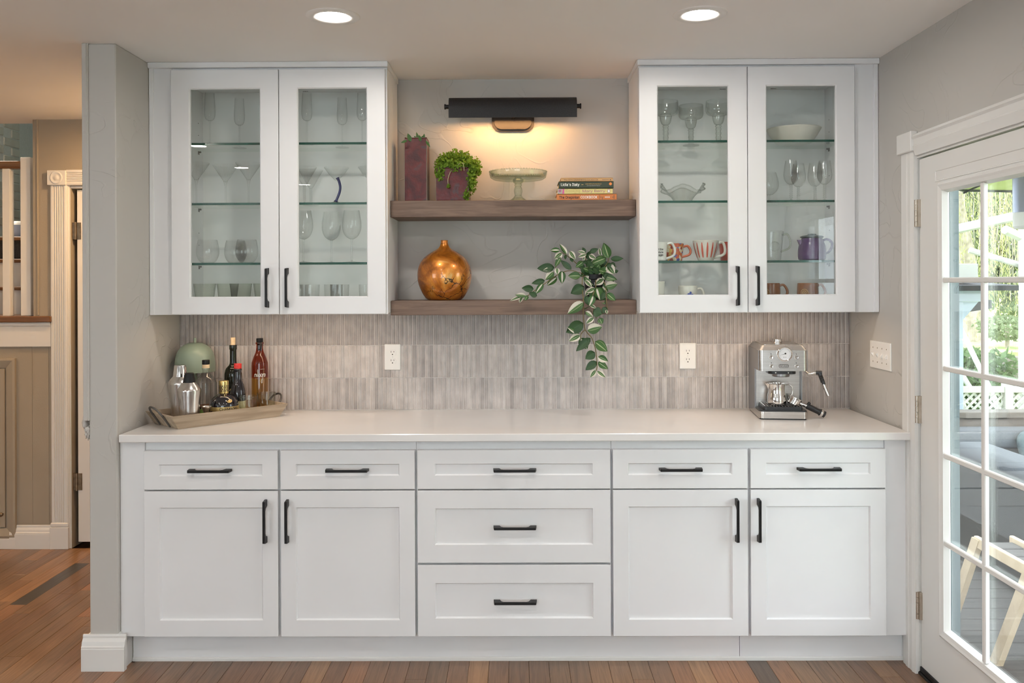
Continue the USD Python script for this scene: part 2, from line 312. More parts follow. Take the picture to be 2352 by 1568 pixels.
# baseboard round the stub wall's end
bp = [(0, 0), (.0, .138), (-.006, .138), (-.008, .132), (-.008, .124), (-.016, .112), (-.019, .098), (-.023, .094), (-.023, .088), (-.024, .086), (-.024, 0)]
def base_profile(s=1): return [(a*s, b_) for a, b_ in bp]
bb = ex_x([( -.640 + a, z) for a, z in bp], -1.684, -1.516)
bb3 = xf(extrude([(a, z) for a, z in bp], 1.55), np.array([[1,0,0,-1.66],[0,0,1,-.6399],[0,1,0,0],[0,0,0,1.0]]))
bb2 = xf(extrude([(a, z) for a, z in bp], .085), np.array([[-1,0,0,XL],[0,0,1,-.6399],[0,1,0,0],[0,0,0,1.0]]))
struct('baseboard_left', cat(bb, bb2, bb3), 'white_trim', 'tall white moulded baseboard wrapping the stub wall end', 'baseboard')
# corner trim on the stub's outer edge, broken off above the counter, and the torn plaster under it
ct = thing('trim_1', 'grey corner trim strip broken off at counter height on the stub wall', 'trim', (-1.672, -.62, .96), kind='structure')
zb = atZ(198, 966, -.645)
part(ct, 'corner_strip', box(-1.679, -1.6605, -.650, -.57, zb, CEIL, .002), 'wall_paint', world=True)
part(ct, 'bead', tube([(-1.660, -.6425, zb), (-1.660, -.6425, CEIL)], .0045, 8), 'wall_paint', world=True)
lump = trimesh.creation.icosphere(3, 1.0); v = lump.vertices; v *= (1 + .5*(meshkit.noise(v*2.2, 3)-.5))[:, None]; v *= [.013, .022, .030]
part(ct, 'torn_plaster', move(lump, (-1.684, -.615, zb - .010)), 'wall_paint', True, world=True)
lump2 = trimesh.creation.icosphere(3, 1.0); v = lump2.vertices; v *= (1 + .9*(meshkit.noise(v*3.2, 5)-.5))[:, None]; v *= [.012, .018, .026]
part(ct, 'torn_plaster', move(lump2, (-1.667, -.628, zb - .047)), 'wall_paint', True, world=True)

# ---------------------------------------------------------------- tiled backsplash
XT0, XT1 = -1.548, 1.548
ZR = [.919, 1.0655, 1.2165, 1.3625]
bs = thing('backsplash', 'backsplash of narrow vertical grey-taupe ribbed tiles above the counter', 'backsplash', (0, -.004, .918))
part(bs, 'grout_bed', box(XT0, XT1, -.0046, -.0005, .9172, 1.3628), 'grout', world=True)
def tile_mesh(x0, x1, z0, z1, proud, tilt):
    w = x1 - x0; a = .0016; prof = [(x0, -.004), (x0, -.0055 - proud)]
    for t in (.12, .35, .62, .86): prof.append((x0 + w*t, -.0058 - proud - .0026*math.sin(PI*min(1, t*.92 + .02)) - tilt*t))
    prof += [(x1, -.0055 - proud - tilt), (x1, -.004)]
    return ex_z(prof, z0, z1)
cells = []
NT = 158; TW = (XT1 - XT0) / NT
holes = [(-.561, 1.162), (.801, 1.162)]
for r in range(3):
    off = [0, .35, -.2][r] * TW
    for i in range(NT):
        x0 = XT0 + i*TW; x1 = x0 + TW
        cells.append((r, x0 + .0013, x1 - .0013, ZR[r] + .0016, ZR[r+1] - .0016))
order = sorted(range(len(cells)), key=lambda k: (cells[k][0] == 2, abs((cells[k][1]+cells[k][2])/2)))
joined = []
for n_, k in enumerate(order):
    r, x0, x1, z0, z1 = cells[k]
    m = tile_mesh(x0, x1, z0, z1, rng.uniform(0, .0012), rng.uniform(-.0010, .0010))
    if n_ < 300: part(bs, 'tile', m, 'tile_glaze', 25, world=True)
    else: joined.append(m)
part(bs, 'tiling', cat(*joined), 'tile_glaze_joined', 25, world=True, kind='stuff', label='remaining tiles of the top row and the far ends')

# ---------------------------------------------------------------- countertop
ctop = cat(box(-1.538, 1.538, -.655, -.001, .887, .917, .0025))
single('countertop', ctop, 'quartz', 'long white quartz countertop with faint grey veining', 'countertop', 20)

# ================================================================ cabinets
def sheet_xz(x0, x1, z0, z1, y): return trimesh.Trimesh(np.array([(x0, y, z0), (x1, y, z0), (x1, y, z1), (x0, y, z1)], float), np.array([(0, 1, 2), (0, 2, 3)]), process=False)
def shaker(x0, x1, z0, z1, yf, stile, rail, th=.020, rec=.0085, glass=False, rail_b=None):
    rb = rail if rail_b is None else rail_b; e = .0012; s = .0045
    R = [(x0, x1, z0, z1, yf + th), (x0, x1, z0, z1, yf + e), (x0 + e, x1 - e, z0 + e, z1 - e, yf)]
    i = (x0 + stile, x1 - stile, z0 + rb, z1 - rail)
    R.append((*i, yf))
    j = (i[0] + s, i[1] - s, i[2] + s, i[3] - s)
    R.append((*j, yf + rec))
    if glass:
        R += [(*j, yf + th), (x0, x1, z0, z1, yf + th)]
        return rings(R, False, False)
    return rings(R)
def pull(L=.168):
    h = L/2
    P = [(-h, 0), (-h + .003, -.031), (-h + .006, -.034), (h - .006, -.034), (h - .003, -.031), (h, 0), (h - .024, 0), (h - .031, -.020), (h - .040, -.0255), (-h + .040, -.0255), (-h + .031, -.020), (-h + .024, 0)]
    return ex_z(P, -.0048, .0048)                                    # along x, standing off towards -y
PULL = pull(); PULL_V = rot(PULL, PI/2, (0, 1, 0))
YB, YBF = -.6105, -.6375                                             # base cabinets: face frame, door fronts
DR, DO = (.694, .700), None
def base_cabinet(name, label, X0, X1, kind, filler=None):
    t = thing(name, label, 'cabinet', ((X0 + X1)/2, -.32, 0))
    m = [box(X0, X1, YB, -.02, .118, .884), box(X0 + .002, X1 - .002, -.552, -.03, .0, .118)]
    part(t, 'carcass', cat(*m), 'white_lacquer', world=True)
    yf = YB - .002
    def front(kind_, x0, x1, z0, z1, stile, rail, hx, hz, vert=False):
        d = part(t, kind_, shaker(x0, x1, z0, z1, YBF, stile, rail, th=.026), 'white_lacquer', world=True)
        part(d, 'handle', move(PULL_V if vert else PULL, (hx, YBF, hz)), 'black_metal', 20, world=True, label='black bar handle')
    g = .0035; mid = (X0 + X1)/2
    if kind == 'doors':
        for x0, x1, s in ((X0 + .003, mid - .0055, 1), (mid + .0055, X1 - .003, -1)):
            front('drawer', x0, x1, .699, .851, .060, .053, (x0 + x1)/2, .776)
        for x0, x1, s in ((X0 + .003, mid - .0055, 1), (mid + .0055, X1 - .003, -1)):
            front('door', x0, x1, .124, .693, .060, .064, (x1 - .046 if s > 0 else x0 + .028), .577, True)
    else:
        for z0, z1, r in ((.699, .851, .053), (.411, .693, .070), (.124, .402, .070)):
            front('drawer', X0 + .006, X1 - .006, z0, z1, .068, r, 0.004, (z0 + z1)/2 + .0)
    if filler: part(t, 'filler_panel', box(*filler, -.6175, -.3, .118, .884, .001), 'white_lacquer', world=True)
    return t
base_cabinet('base_cabinet', 'white shaker base cabinet on the left, two drawers over two doors', -1.4505, -.3835, 'doors', (-1.549, -1.4515))
base_cabinet('base_cabinet', 'white shaker base cabinet in the middle, three wide drawers', -.3825, .3825, 'drawers')
base_cabinet('base_cabinet', 'white shaker base cabinet on the right beside the glazed door', .3835, 1.4505, 'doors', (1.4515, 1.5485))
struct_k = dict(kind='structure')
XS = atX(1697, 1490, -.555)
single('toe_kick', box(-1.524, XS - .0008, -.566, -.5525, .001, .117, .001), 'white_lacquer', 'white toe kick board under the left and middle base cabinets', 'toe kick')
single('toe_kick', box(XS + .0008, 1.547, -.566, -.5525, .001, .117, .001), 'white_lacquer', 'short white toe kick board under the right end, past the seam', 'toe kick')
single('quarter_round', cat(ex_x([(-.566, .0), (-.572, .0), (-.5715, .010), (-.569, .014), (-.566, .015)], -1.524, 1.545)), 'white_trim', 'thin white shoe moulding along the toe kick at the floor', 'moulding')

# wall cabinets with glass doors
YU, YUF = -.3285, -.3480
ZU0, ZU1 = 1.372, 2.414
CF = 1.398                                                           # the cabinet's inner floor
SHELF = (2.1165, 1.8555, 1.5950)                                     # tops of the glass shelves
def wall_cabinet(label, s):
    X = sorted((s*.5345, s*1.4505)); X0, X1 = X
    t = thing('wall_cabinet', label, 'cabinet', ((X0 + X1)/2, -.165, ZU0))
    w = .017
    part(t, 'carcass', cat(box(X0, X0 + w, YU + .018, -.012, ZU0 + .004, 2.43), box(X1 - w, X1, YU + .018, -.012, ZU0 + .004, 2.43), box(X0 + w, X1 - w, YU + .02, -.012, CF - .012, CF), box(X0 + w, X1 - w, YU + .02, -.012, 2.385, 2.43)), 'white_lacquer', world=True)
    part(t, 'back_panel', box(X0 + w, X1 - w, -.019, -.013, CF, 2.385), 'cabinet_inside', world=True)
    fx = .036
    part(t, 'face_frame', cat(box(X0 - .0005, X0 + fx, YU, YU + .018, ZU0, 2.43), box(X1 - fx, X1 + .0005, YU, YU + .018, ZU0, 2.43), box(X0 + fx, X1 - fx, YU, YU + .018, ZU0, CF), box(X0 + fx, X1 - fx, YU, YU + .018, 2.375, 2.43)), 'white_lacquer', world=True)
    fo = sorted((s*1.4515, s*1.5485))
    part(t, 'filler_panel', cat(box(fo[0], fo[1], YU - .002, -.03, ZU0, 2.43, .0008), box(*sorted((s*1.530, s*1.5485)), YU - .008, YU, ZU0, 2.43, .001)), 'white_lacquer', world=True)
    cx = sorted((s*.5285, s*1.5495))
    part(t, 'crown_strip', cat(box(cx[0], cx[1], YU - .022, -.012, 2.421, CEIL - .0005, .002)), 'white_lacquer', world=True)
    mid = s*.9925
    for x0, x1, side in ((X0 + .0005, mid - .0018, 1), (mid + .0018, X1 - .006, -1)) if s > 0 else ((X0 + .0005, mid - .0018, 1), (mid + .0018, X1 - .006, -1)):
        d = part(t, 'door', shaker(x0, x1, ZU0 + .002, 2.412, YUF, .0755, .0775, th=.0185, rec=.006, glass=True, rail_b=.0705), 'white_lacquer', world=True)
        part(d, 'glass_pane', sheet_xz(x0 + .074, x1 - .074, ZU0 + .071, 2.337, YUF + .011), 'cabinet_glass', world=True)
        hx = x1 - .046 if side > 0 else x0 + .034
        part(d, 'handle', move(PULL_V, (hx, YUF, 1.486)), 'black_metal', 20, world=True, label='black bar handle')
        if not (s < 0 and side > 0):                                 # the small fired-on stamp in the corner of three panes
            q = x1 - .112 if (s > 0 and side > 0) else x0 + .099
            mk = [box(q + .0042*k, q + .0042*k + rng.uniform(.0022, .0036), YUF + .0096, YUF + .0099, 2.3185, 2.3185 + rng.uniform(.0016, .003)) for k in range(6)]
            part(d, 'glass_stamp', cat(*mk), 'slot_dark', world=True)
    for z in SHELF:
        sx0, sx1 = X0 + w + .002, X1 - w - .002; gm_ = box(sx0, sx1, -.252, -.045, z - .008, z); gm_.update_faces(gm_.face_normals[:, 2] > -.5)
        g = part(t, 'glass_shelf', gm_, 'shelf_glass', world=True)
        part(g, 'shelf_edge', box(X0 + w + .002, X1 - w - .002, -.2545, -.2522, z - .0095, z + .0002), 'shelf_edge_glass', world=True, label='dark green polished front edge')
        for xx in (X0 + w, X1 - w):
            d_ = 1 if xx < mid else -1
            for yy in (-.075, -.225):
                part(t, 'shelf_clip', cat(rot(trimesh.creation.cylinder(.004, .012, sections=10), PI/2, (0, 1, 0)).apply_translation((xx + d_*.006, yy, z - .013)), box(xx, xx + d_*.003, yy - .006, yy + .006, z - .024, z - .009)), 'brushed_dark', world=True)
    holes = []
    for xx in (X0 + w, X1 - w):
        d_ = 1 if xx < mid else -1
        for z in (2.235, 2.180, 1.982, 1.735, 1.680):
            for yy in (-.075,):
                holes.append(rot(trimesh.creation.cylinder(.0022, .0008, sections=8), PI/2, (0, 1, 0)).apply_translation((xx + d_*.0004, yy, z)))
    part(t, 'peg_hole', cat(*holes), 'slot_dark', world=True, label='dark shelf pin holes in the side panels')
    # slim light bar tucked up behind the bottom rail
    lb = thing('under_cabinet_light', f'slim warm light bar under the {"left" if s < 0 else "right"} wall cabinet', 'light', ((X0 + X1)/2, -.27, 1.380))
    part(lb, 'housing', box(X0 + .05, X1 - .05, -.296, -.258, 1.3798, 1.3855, .001), 'white_trim', world=True)
    part(lb, 'diffuser', box(X0 + .06, X1 - .06, -.292, -.262, 1.3775, 1.3797), 'led_warm', world=True)
    return t
emit('led_warm', (1.0, .72, .47), 11.0)
wall_cabinet('white wall cabinet on the left with two glass doors, filled with glassware', -1)
wall_cabinet('white wall cabinet on the right with two glass doors, holding mugs and bowls', 1)

# floating shelves
for nm, z0, z1 in (('upper', 1.790, 1.862), ('lower', 1.3635, 1.4265)):
    single('floating_shelf', box(-.5335, .5335, -.250, -.001, z0, z1, .0015), 'walnut', f'thick walnut floating shelf, the {nm} one between the wall cabinets', 'shelf')
ZS1, ZS2 = 1.862, 1.4265

# ---------------------------------------------------------------- recessed downlights
emit('lamp_disc', (1.0, .935, .86), DOWN); emit('unseen_hall_disc', (1.0, .62, .30), 420); emit('unseen_landing_disc', (1.0, .86, .70), 1200)
def downlight(x, y, label, group=None, matname='lamp_disc', z=None):
    t = thing('recessed_downlight', label, 'ceiling light', (x, y, z or CEIL), group=group)
    part(t, 'trim_ring', lathe([(.054, -.001), (.058, -.0040), (.072, -.0066), (.090, -.0055), (.0955, -.0005)], 48), 'plastic_white', True)
    part(t, 'lens', lathe([(.0538, -.0010), (.04, -.0020), (.02, -.0026), (0, -.0027)], 48), matname, True)
    return t
downlight(-.628, -.972, 'round white recessed ceiling light above the left cabinets')
downlight(.664, -.968, 'round white recessed ceiling light above the right cabinets')
for x, y in ((-2.158, -2.57), (-2.218, -3.69), (-2.012, -4.92), (-.63, -2.57), (.664, -2.57), (-.63, -4.9), (.664, -4.9)):  # out of view, laid out in rows to light the room
    downlight(x, y, 'unseen recessed ceiling light behind the camera, lighting the room', 'unseen ceiling lights behind the camera')
downlight(-1.93, .46, 'unseen warm ceiling light hidden by the stub wall, placed to light the hallway', None, 'unseen_hall_disc')  # out of view, placed to light the hall wall and casing
downlight(-4.15, 2.0, 'unseen warm ceiling light above the stair landing, placed to light the teal wall', None, 'unseen_landing_disc', 3.7)  # out of view, lights the teal wall and chimney
downlight(-3.9, -.2, 'unseen warm ceiling light at the left end, placed to light the hallway', None, 'unseen_hall_disc')  # out of view, brightens the hallway from its left end

# ---------------------------------------------------------------- outlets and switches
def outlet(x, label):
    t = thing('outlet', label, 'outlet', (x, -.009, 1.1625))
    part(t, 'cover_plate', move(hullbox(-.0375, .0375, -.007, .001, -.060, .060, .0035), (0, 0, 0)), 'plastic_white', 30)
    for z in (.0195, -.0195):
        c = Point(0, 0).buffer(.0172, 32).intersection(Polygon([(-.03, -.0135), (.03, -.0135), (.03, .0135), (-.03, .0135)]))
        s_ = part(t, 'receptacle', move(ex_y(c, -.0084, -.006), (0, 0, z)), 'plastic_white')
        part(s_, 'slot', cat(box(-.0075, -.0055, -.0087, -.008, z + .0005, z + .0085), box(.0055, .0075, -.0087, -.008, z + .0015, z + .0080), move(ex_y(Point(0, 0).buffer(.0026), -.0087, -.008), (0, 0, z - .0075))), 'slot_dark')
    part(t, 'screw', move(ex_y(Point(0, 0).buffer(.0028), -.0082, -.006), (0, 0, 0)), 'white_trim')
outlet(-.561, 'white double power outlet on the tiles left of the trailing plant')
outlet(.801, 'white double power outlet on the tiles left of the coffee machine')
sw = thing('switch_plate', 'white four-gang toggle switch plate on the right wall', 'light switch', (XW, -.352, 1.190))
part(sw, 'cover_plate', hullbox(-.0065, .001, -.104, .104, -.058, .058, .003), 'plastic_white', 30)
for k in range(4):
    y = .069 - .046*k
    tg = ex_y([(-.006, -.011), (-.006, .011), (-.012, .006 if k < 2 else -.001), (-.0165, .011 if k < 2 else -.006), (-.0165, .005 if k < 2 else -.011), (-.011, -.004 if k < 2 else -.009)], y - .0045, y + .0045)
    part(sw, 'toggle', tg, 'plastic_white')
    part(sw, 'screw', cat(*[rot(trimesh.creation.cylinder(.0028, .002, sections=12), PI/2, (0, 1, 0)).apply_translation((-.0068, y, z)) for z in (.030, -.030)]), 'nickel')

# ================================================================ the hallway and stairs, through the opening on the left
YH = .92
XJ = -2.532                                                          # jamb of the hall door
wh = cat(box(-2.746, -2.53, YH, YH + .12, 1.30, CEIL), box(-2.66, -2.53, YH, YH + .12, 0, 1.30), box(-2.53, -1.72, YH, YH + .12, 2.065, CEIL), box(-1.72, -1.55, YH, YH + .12, 0, CEIL))
struct('wall_hall', wh, 'hall_paint', 'tan textured hallway wall around the narrow door', 'wall')
struct('trim_2', tube([(-2.719, YH - .001, 1.33), (-2.719, YH - .001, CEIL)], .006, 8), 'hall_paint', 'thin rounded corner bead up the hallway wall beside the newel post', 'trim')
struct('wall_closet', cat(box(-2.6, -1.5, 1.62, 1.70, 0, CEIL), box(-2.66, -2.60, 1.04, 1.70, 0, CEIL), box(-1.6, -1.5, 1.04, 1.62, 0, CEIL)), 'hall_paint', 'dark closet walls behind the hallway door', 'wall')  # unseen enclosure, keeps the gap beside the door dark
struct('wall_stairs', cat(box(-4.75, -2.56, 2.95, 3.1, 0, 3.7), box(-2.66, -2.56, 1.70, 2.95, 0, 3.7), box(-2.66, -2.56, 1.04, 1.70, CEIL, 3.7)), 'blue_wall', 'dark teal blue wall at the top of the stairs', 'wall')
mottled('blue_wall', (.12, .25, .285), (.13, .265, .30), 6, .8)
# reeded casing: legs with plinth and a bull's-eye corner block
tr = thing('trim_3', 'cream reeded door casing with bull\'s-eye corner block in the hallway', 'door casing', (-2.59, YH, 0), kind='structure')
def reed(x0, x1, y):
    P = [(x0, y), (x0, y - .016), (x0 + .006, y - .019)]
    n_ = 5; w = (x1 - x0 - .03)/n_
    for k in range(n_):
        a = x0 + .015 + k*w; P += [(a + w*.1, y - .019), (a + w*.3, y - .0135), (a + w*.7, y - .0135), (a + w*.9, y - .019)]
    return P + [(x1 - .006, y - .019), (x1, y - .016), (x1, y)]
part(tr, 'casing_leg', ex_z(reed(-2.638, -2.545, YH), .15, 2.075), 'white_trim', world=True)
hd = xf(extrude([(b_ - YH, a + 2.59 + 2.112) for a, b_ in reed(-2.634, -2.546, YH)], .86), np.array([[0,0,1,-2.546],[1,0,0,YH],[0,1,0,0],[0,0,0,1.0]]))
part(tr, 'casing_head', hd, 'white_trim', world=True)
cb = part(tr, 'corner_block', box(-2.651, -2.545, YH - .028, YH, 2.068, 2.152, .002), 'white_trim', world=True)
part(tr, 'bulls_eye', move(rot(lathe([(.036, 0), (.036, .003), (.031, .006), (.026, .003), (.020, .001), (.014, .003), (.010, .006), (0, .007)], 32), PI/2, (1, 0, 0)), (-2.598, YH - .0275, 2.110)), 'white_trim', True, world=True)
part(tr, 'plinth_block', cat(box(-2.646, -2.540, YH - .026, YH, 0, .125, .002), box(-2.644, -2.542, YH - .024, YH, .125, .150, .005)), 'white_trim', world=True)
part(tr, 'jamb', cat(box(-2.549, XJ, YH - .004, YH + .12, 0, 2.07), box(-2.549, -2.538, YH - .012, YH, 0, 2.07, .003), box(-2.53, -1.72, YH, YH + .12, 2.052, 2.066)), 'white_trim', world=True)
dr = thing('door_1', 'narrow cream hallway door standing slightly ajar on its hinges', 'door', (-2.508, YH + .035, .03), rotz=.03, kind='structure')
part(dr, 'slab', box(.004, .74, -.018, .018, .0, 2.015, .002), 'white_trim')
for z in (.345, 1.78):
    part(dr, 'hinge', cat(box(-.032, .028, -.0215, -.0185, z - .048, z + .048, .001), rod((-.002, -.024, z - .05), (-.002, -.024, z + .05), .006, 10), *[move(rot(trimesh.creation.cylinder(.003, .002, sections=8), PI/2, (1, 0, 0)), (.018, -.0215, z + q)) for q in (-.032, .0, .032)]), 'bronze', label='antique brass hinge')
# under-stair cupboard wall with apron, panel moulding and baseboard
struct('wall_stair_side', cat(box(-4.6, -2.66, YH, YH + .05, 0, 1.29), box(-2.884, -2.755, YH - .0015, YH, .14, 1.15), box(-2.752, -2.66, YH - .0015, YH, .14, 1.15)), 'hall_paint', 'tan panelled side of the staircase under the railing', 'wall')
struct('trim_4', cat(box(-4.6, -2.640, YH - .014, YH, 1.150, 1.288, .002), box(-4.6, -2.640, YH - .020, YH, 1.268, 1.290, .003)), 'white_trim', 'cream apron board under the wooden stair cap', 'trim')
cpd = thing('trim_5', 'tan picture-frame moulding round the understair cupboard door', 'cupboard', (-3.2, YH, .5), kind='structure')
fr = []
for rr in [[(-3.6, -2.845, .062, 1.085, YH - .002), (-3.6, -2.845, .062, 1.085, YH - .018), (-3.588, -2.857, .074, 1.073, YH - .021), (-3.545, -2.90, .117, 1.030, YH - .008), (-3.545, -2.90, .117, 1.030, YH - .001)]]:
    fr.append(rings(rr, False, False))
part(cpd, 'frame', cat(*fr), 'hall_paint', world=True)
part(cpd, 'cupboard_door', shaker(-3.540, -2.908, .122, 1.025, YH - .012, .06, .06, .010, .004), 'hall_paint', world=True)
part(cpd, 'knob', move(rot(lathe([(.004, 0), (.004, .012), (.011, .016), (.011, .022), (0, .025)], 16), PI/2, (1, 0, 0)), (-2.92, YH - .012, .20)), 'bronze', True, world=True)
hb = xf(extrude([(YH + a*.8, z*.97) for a, z in bp], .235), np.array([[0,0,1,-2.880],[1,0,0,0],[0,1,0,0],[0,0,0,1.0]]))
hb2 = box(-4.6, -2.845, YH - .020, YH, 0, .060, .002)
struct('baseboard_hall', cat(hb, hb2), 'white_trim', 'cream moulded baseboard along the foot of the stair side', 'baseboard')
st = thing('staircase', 'white staircase with wooden treads and cap behind the railing', 'stairs', (-3.2, 1.3, 0))
part(st, 'cap', cat(box(-4.598, -2.632, YH - .034, YH - .001, 1.290, 1.324, .004), box(-4.598, -2.75, YH - .01, 1.26, 1.290, 1.324)), 'stair_wood', world=True)
part(st, 'riser', box(-4.598, -2.665, 1.25, 1.27, 1.324, 1.470), 'white_trim', world=True)
part(st, 'tread', box(-4.598, -2.665, 1.225, 1.53, 1.470, 1.492, .004), 'stair_wood', world=True)
part(st, 'riser', box(-4.598, -2.665, 1.51, 1.53, 1.492, 1.645), 'white_trim', world=True)
part(st, 'landing', box(-4.598, -2.665, 1.485, 2.948, 1.645, 1.668, .004), 'stair_wood', world=True)
rl = thing('stair_railing', 'white square balusters and newel post under a dark wooden handrail', 'railing', (-2.9, .98, 1.324))
part(rl, 'newel_post', box(-2.838, -2.778, .952, 1.012, 1.324, 2.236, .003), 'white_trim', world=True)
for k in range(9):
    x = -2.925 - .12*k; part(rl, 'baluster', box(x - .0215, x + .0215, .96, 1.004, 1.324, 2.172, .002), 'white_trim', world=True)
part(rl, 'handrail', hullbox(-4.6, -2.838, .952, 1.012, 2.172, 2.216, .012), 'stair_wood', 30, world=True)
# painted brick chimney at the top of the stairs
ch = thing('chimney', 'white painted brick chimney at the left edge of the picture', 'chimney', (-3.9, 2.3, 1.668))
mottled('painted_brick', (.66, .60, .53), (.72, .66, .59), 18, .8, .5, 60)
part(ch, 'mortar', box(-4.20, -3.674, 2.106, 2.6, 1.668, 3.699), 'grout', world=True)
for k in range(31):
    z = 1.671 + .0645*k
    if z + .057 > 3.699: break
    for j in range(3):
        a = -4.20 + .2*j - (.1 if k % 2 else 0); b_ = min(a + .191, -3.667); a = max(a, -4.20)
        if b_ - a > .02:
            d_ = rng.uniform(0, .006); m = box(a, b_, 2.10 - d_, 2.20, z, z + .057, .004); part(ch, 'brick', m, 'painted_brick', world=True)
    part(ch, 'brick', box(-3.700, -3.667, 2.205 if k % 2 else 2.30, 2.40, z, z + .057, .004), 'painted_brick', world=True)
# things on the upper landing glimpsed between the balusters
bn = thing('storage_bench', 'dark grey upholstered bench with a wooden top on the stair landing', 'bench', (-3.35, 1.85, 1.668))
mottled('charcoal_cloth', (.030, .028, .030), (.045, .042, .043), 90, .95, .4, 500)
part(bn, 'base', hullbox(-.5, .5, -.2, .2, 0, .115, .015), 'charcoal_cloth', 40)
part(bn, 'wooden_top', box(-.52, .52, -.22, .22, .125, .150, .004), 'stair_wood')
part(bn, 'seat_rail', box(-.5, .5, -.2, .2, .113, .126), 'slot_dark')
bl = thing('bowl', 'small pale blue bowl on the bench at the top of the stairs', 'bowl', (atX(40, 520, 1.82), 1.82, 1.818))
plain('pale_blue', (.45, .56, .78), .4)
part(bl, 'bowl_body', lathe([(0, .012), (.028, .014), (.050, .055), (.054, .085), (.057, .085), (.053, .050), (.03, .0), (0, 0)], 28), 'pale_blue', True)
part(bl, 'lid', lathe([(.055, .086), (.045, .104), (.02, .114), (0, .116)], 28), 'plastic_white', True)

# ================================================================ the glazed door on the right
XD = 1.558
t2 = thing('trim_6', 'white door casing with square corner block round the glazed door', 'door casing', (XW, -.64, 0), kind='structure')
def casing_prof(y0, y1, x):   # (x, y) section of the leg
    P = [(x, y0), (x - .013, y0), (x - .016, y0 - .004)]
    for t in (.25, .30, .5, .55, .75, .80): P.append((x - .016 - (.0025 if t in (.30, .5, .80) else 0), y0 + (y1 - y0)*t))
    return P + [(x - .013, y1), (x, y1)]
part(t2, 'casing_leg', ex_z(casing_prof(-.583, -.690, XW), 0, 2.005), 'white_trim', world=True)
part(t2, 'corner_block', box(XW - .028, XW, -.695, -.572, 2.000, 2.078, .003), 'white_trim', world=True)
P = [(XW, 2.062), (XW - .020, 2.062), (XW - .024, 2.052), (XW - .017, 2.044), (XW - .016, 2.022), (XW - .020, 2.016), (XW - .014, 1.996), (XW - .010, 1.982), (XW, 1.982)]
part(t2, 'casing_head', ex_y(P, -1.74, -.695), 'white_trim', world=True)
part(t2, 'casing_leg', ex_z(casing_prof(-1.60, -1.71, XW), 0, 1.985), 'white_trim', world=True)
part(t2, 'jamb', cat(box(XW - .001, 1.598, DY0 - .032, DY0, 0, DZ), box(XW - .001, 1.598, DY1, DY1 + .032, 0, DZ), box(XW - .001, 1.598, DY1, DY0, DZ - .012, DZ)), 'white_trim', world=True)
part(t2, 'outer_jamb', cat(box(1.5982, 1.703, DY0 - .032, DY0, 0, DZ), box(1.5982, 1.703, DY1, DY1 + .032, 0, DZ), box(1.5982, 1.703, DY1, DY0, DZ - .012, DZ), box(1.615, 1.703, DY0 - .045, DY0 - .032, 0.02, DZ)), 'shaded_white', world=True, label='white outer door jamb, its shade put into a dark blue-grey colour')
part(t2, 'threshold', cat(box(XW - .004, 1.72, DY1, DY0, -.02, .010, .003)), 'black_metal', world=True)
plain('shaded_white', (.085, .108, .118), .5)  # white paint with the outdoor shade put into its colour
gd = thing('door_2', 'white glazed garden door divided into small panes', 'door', (XD, -.69, .012), kind='structure')
GY0, GY1, GZ0, GZ1 = -.872, -1.425, .232, 1.835
SY0, SY1, SZ0, SZ1 = -.6905, -1.592, .014, DZ - .016
slab = []
def yz_rings(rr, **k):                                               # as rings(), for a door that faces -x: rectangles (y0, y1, z0, z1, x)
    m = rings([(a, b_, c, d, e) for a, b_, c, d, e in rr], **k); v = m.vertices.copy(); m.vertices = np.c_[v[:, 1], v[:, 0], v[:, 2]]; m.invert(); return m
Y0, Y1 = SY1, SY0
G = (GY1, GY0, GZ0, GZ1)
part(gd, 'slab', yz_rings([(Y0, Y1, SZ0, SZ1, XD + .029), (Y0, Y1, SZ0, SZ1, XD + .002), (Y0 + .002, Y1 - .002, SZ0 + .002, SZ1 - .002, XD), (*G, XD), (*G, XD + .029), (Y0, Y1, SZ0, SZ1, XD + .029)], cap_last=False, cap_first=False), 'white_trim', world=True)
def grow(d): return (GY1 - d, GY0 + d, GZ0 - d, GZ1 + d)
part(gd, 'glazing_frame', yz_rings([(*grow(.026), XD + .001), (*grow(.024), XD - .006), (*grow(.016), XD - .011), (*grow(.008), XD - .008), (*grow(-.004), XD - .005), (*grow(-.012), XD + .014), (*grow(-.012), XD + .018)], cap_last=False, cap_first=False), 'white_trim', world=True)
part(gd, 'top_mould', cat(*[yz_rings([(*a, XD), (*a, XD - .0022), (a[0] + .004, a[1] - .004, a[2] + .004, a[3] - .004, XD - .0022), (a[0] + .006, a[1] - .006, a[2] + .006, a[3] - .006, XD)], cap_last=False, cap_first=False) for a in [(GY1 - .05, GY0 + .055, GZ1 + .032, GZ1 + .075)]]), 'white_trim', world=True)
part(gd, 'glass_pane', box(XD + .016, XD + .020, GY1, GY0, GZ0, GZ1), 'window_glass', world=True)
part(gd, 'outer_glazing_bead', yz_rings([(*grow(.0), XD + .0275), (*grow(-.008), XD + .025), (*grow(-.009), XD + .0205), (*grow(.0), XD + .021)], cap_last=False, cap_first=False), 'shaded_white', world=True)
vm = (GY0 + GY1)/2 + .003
part(gd, 'muntin', box(XD - .004, XD + .012, vm - .011, vm + .011, GZ0 + .008, GZ1 - .008, .003), 'white_trim', world=True)
for z in (1.506, 1.187, .872, .556):
    part(gd, 'muntin', box(XD - .0045, XD + .0115, GY1 + .008, GY0 - .008, z - .0095, z + .0095, .003), 'white_trim', world=True)
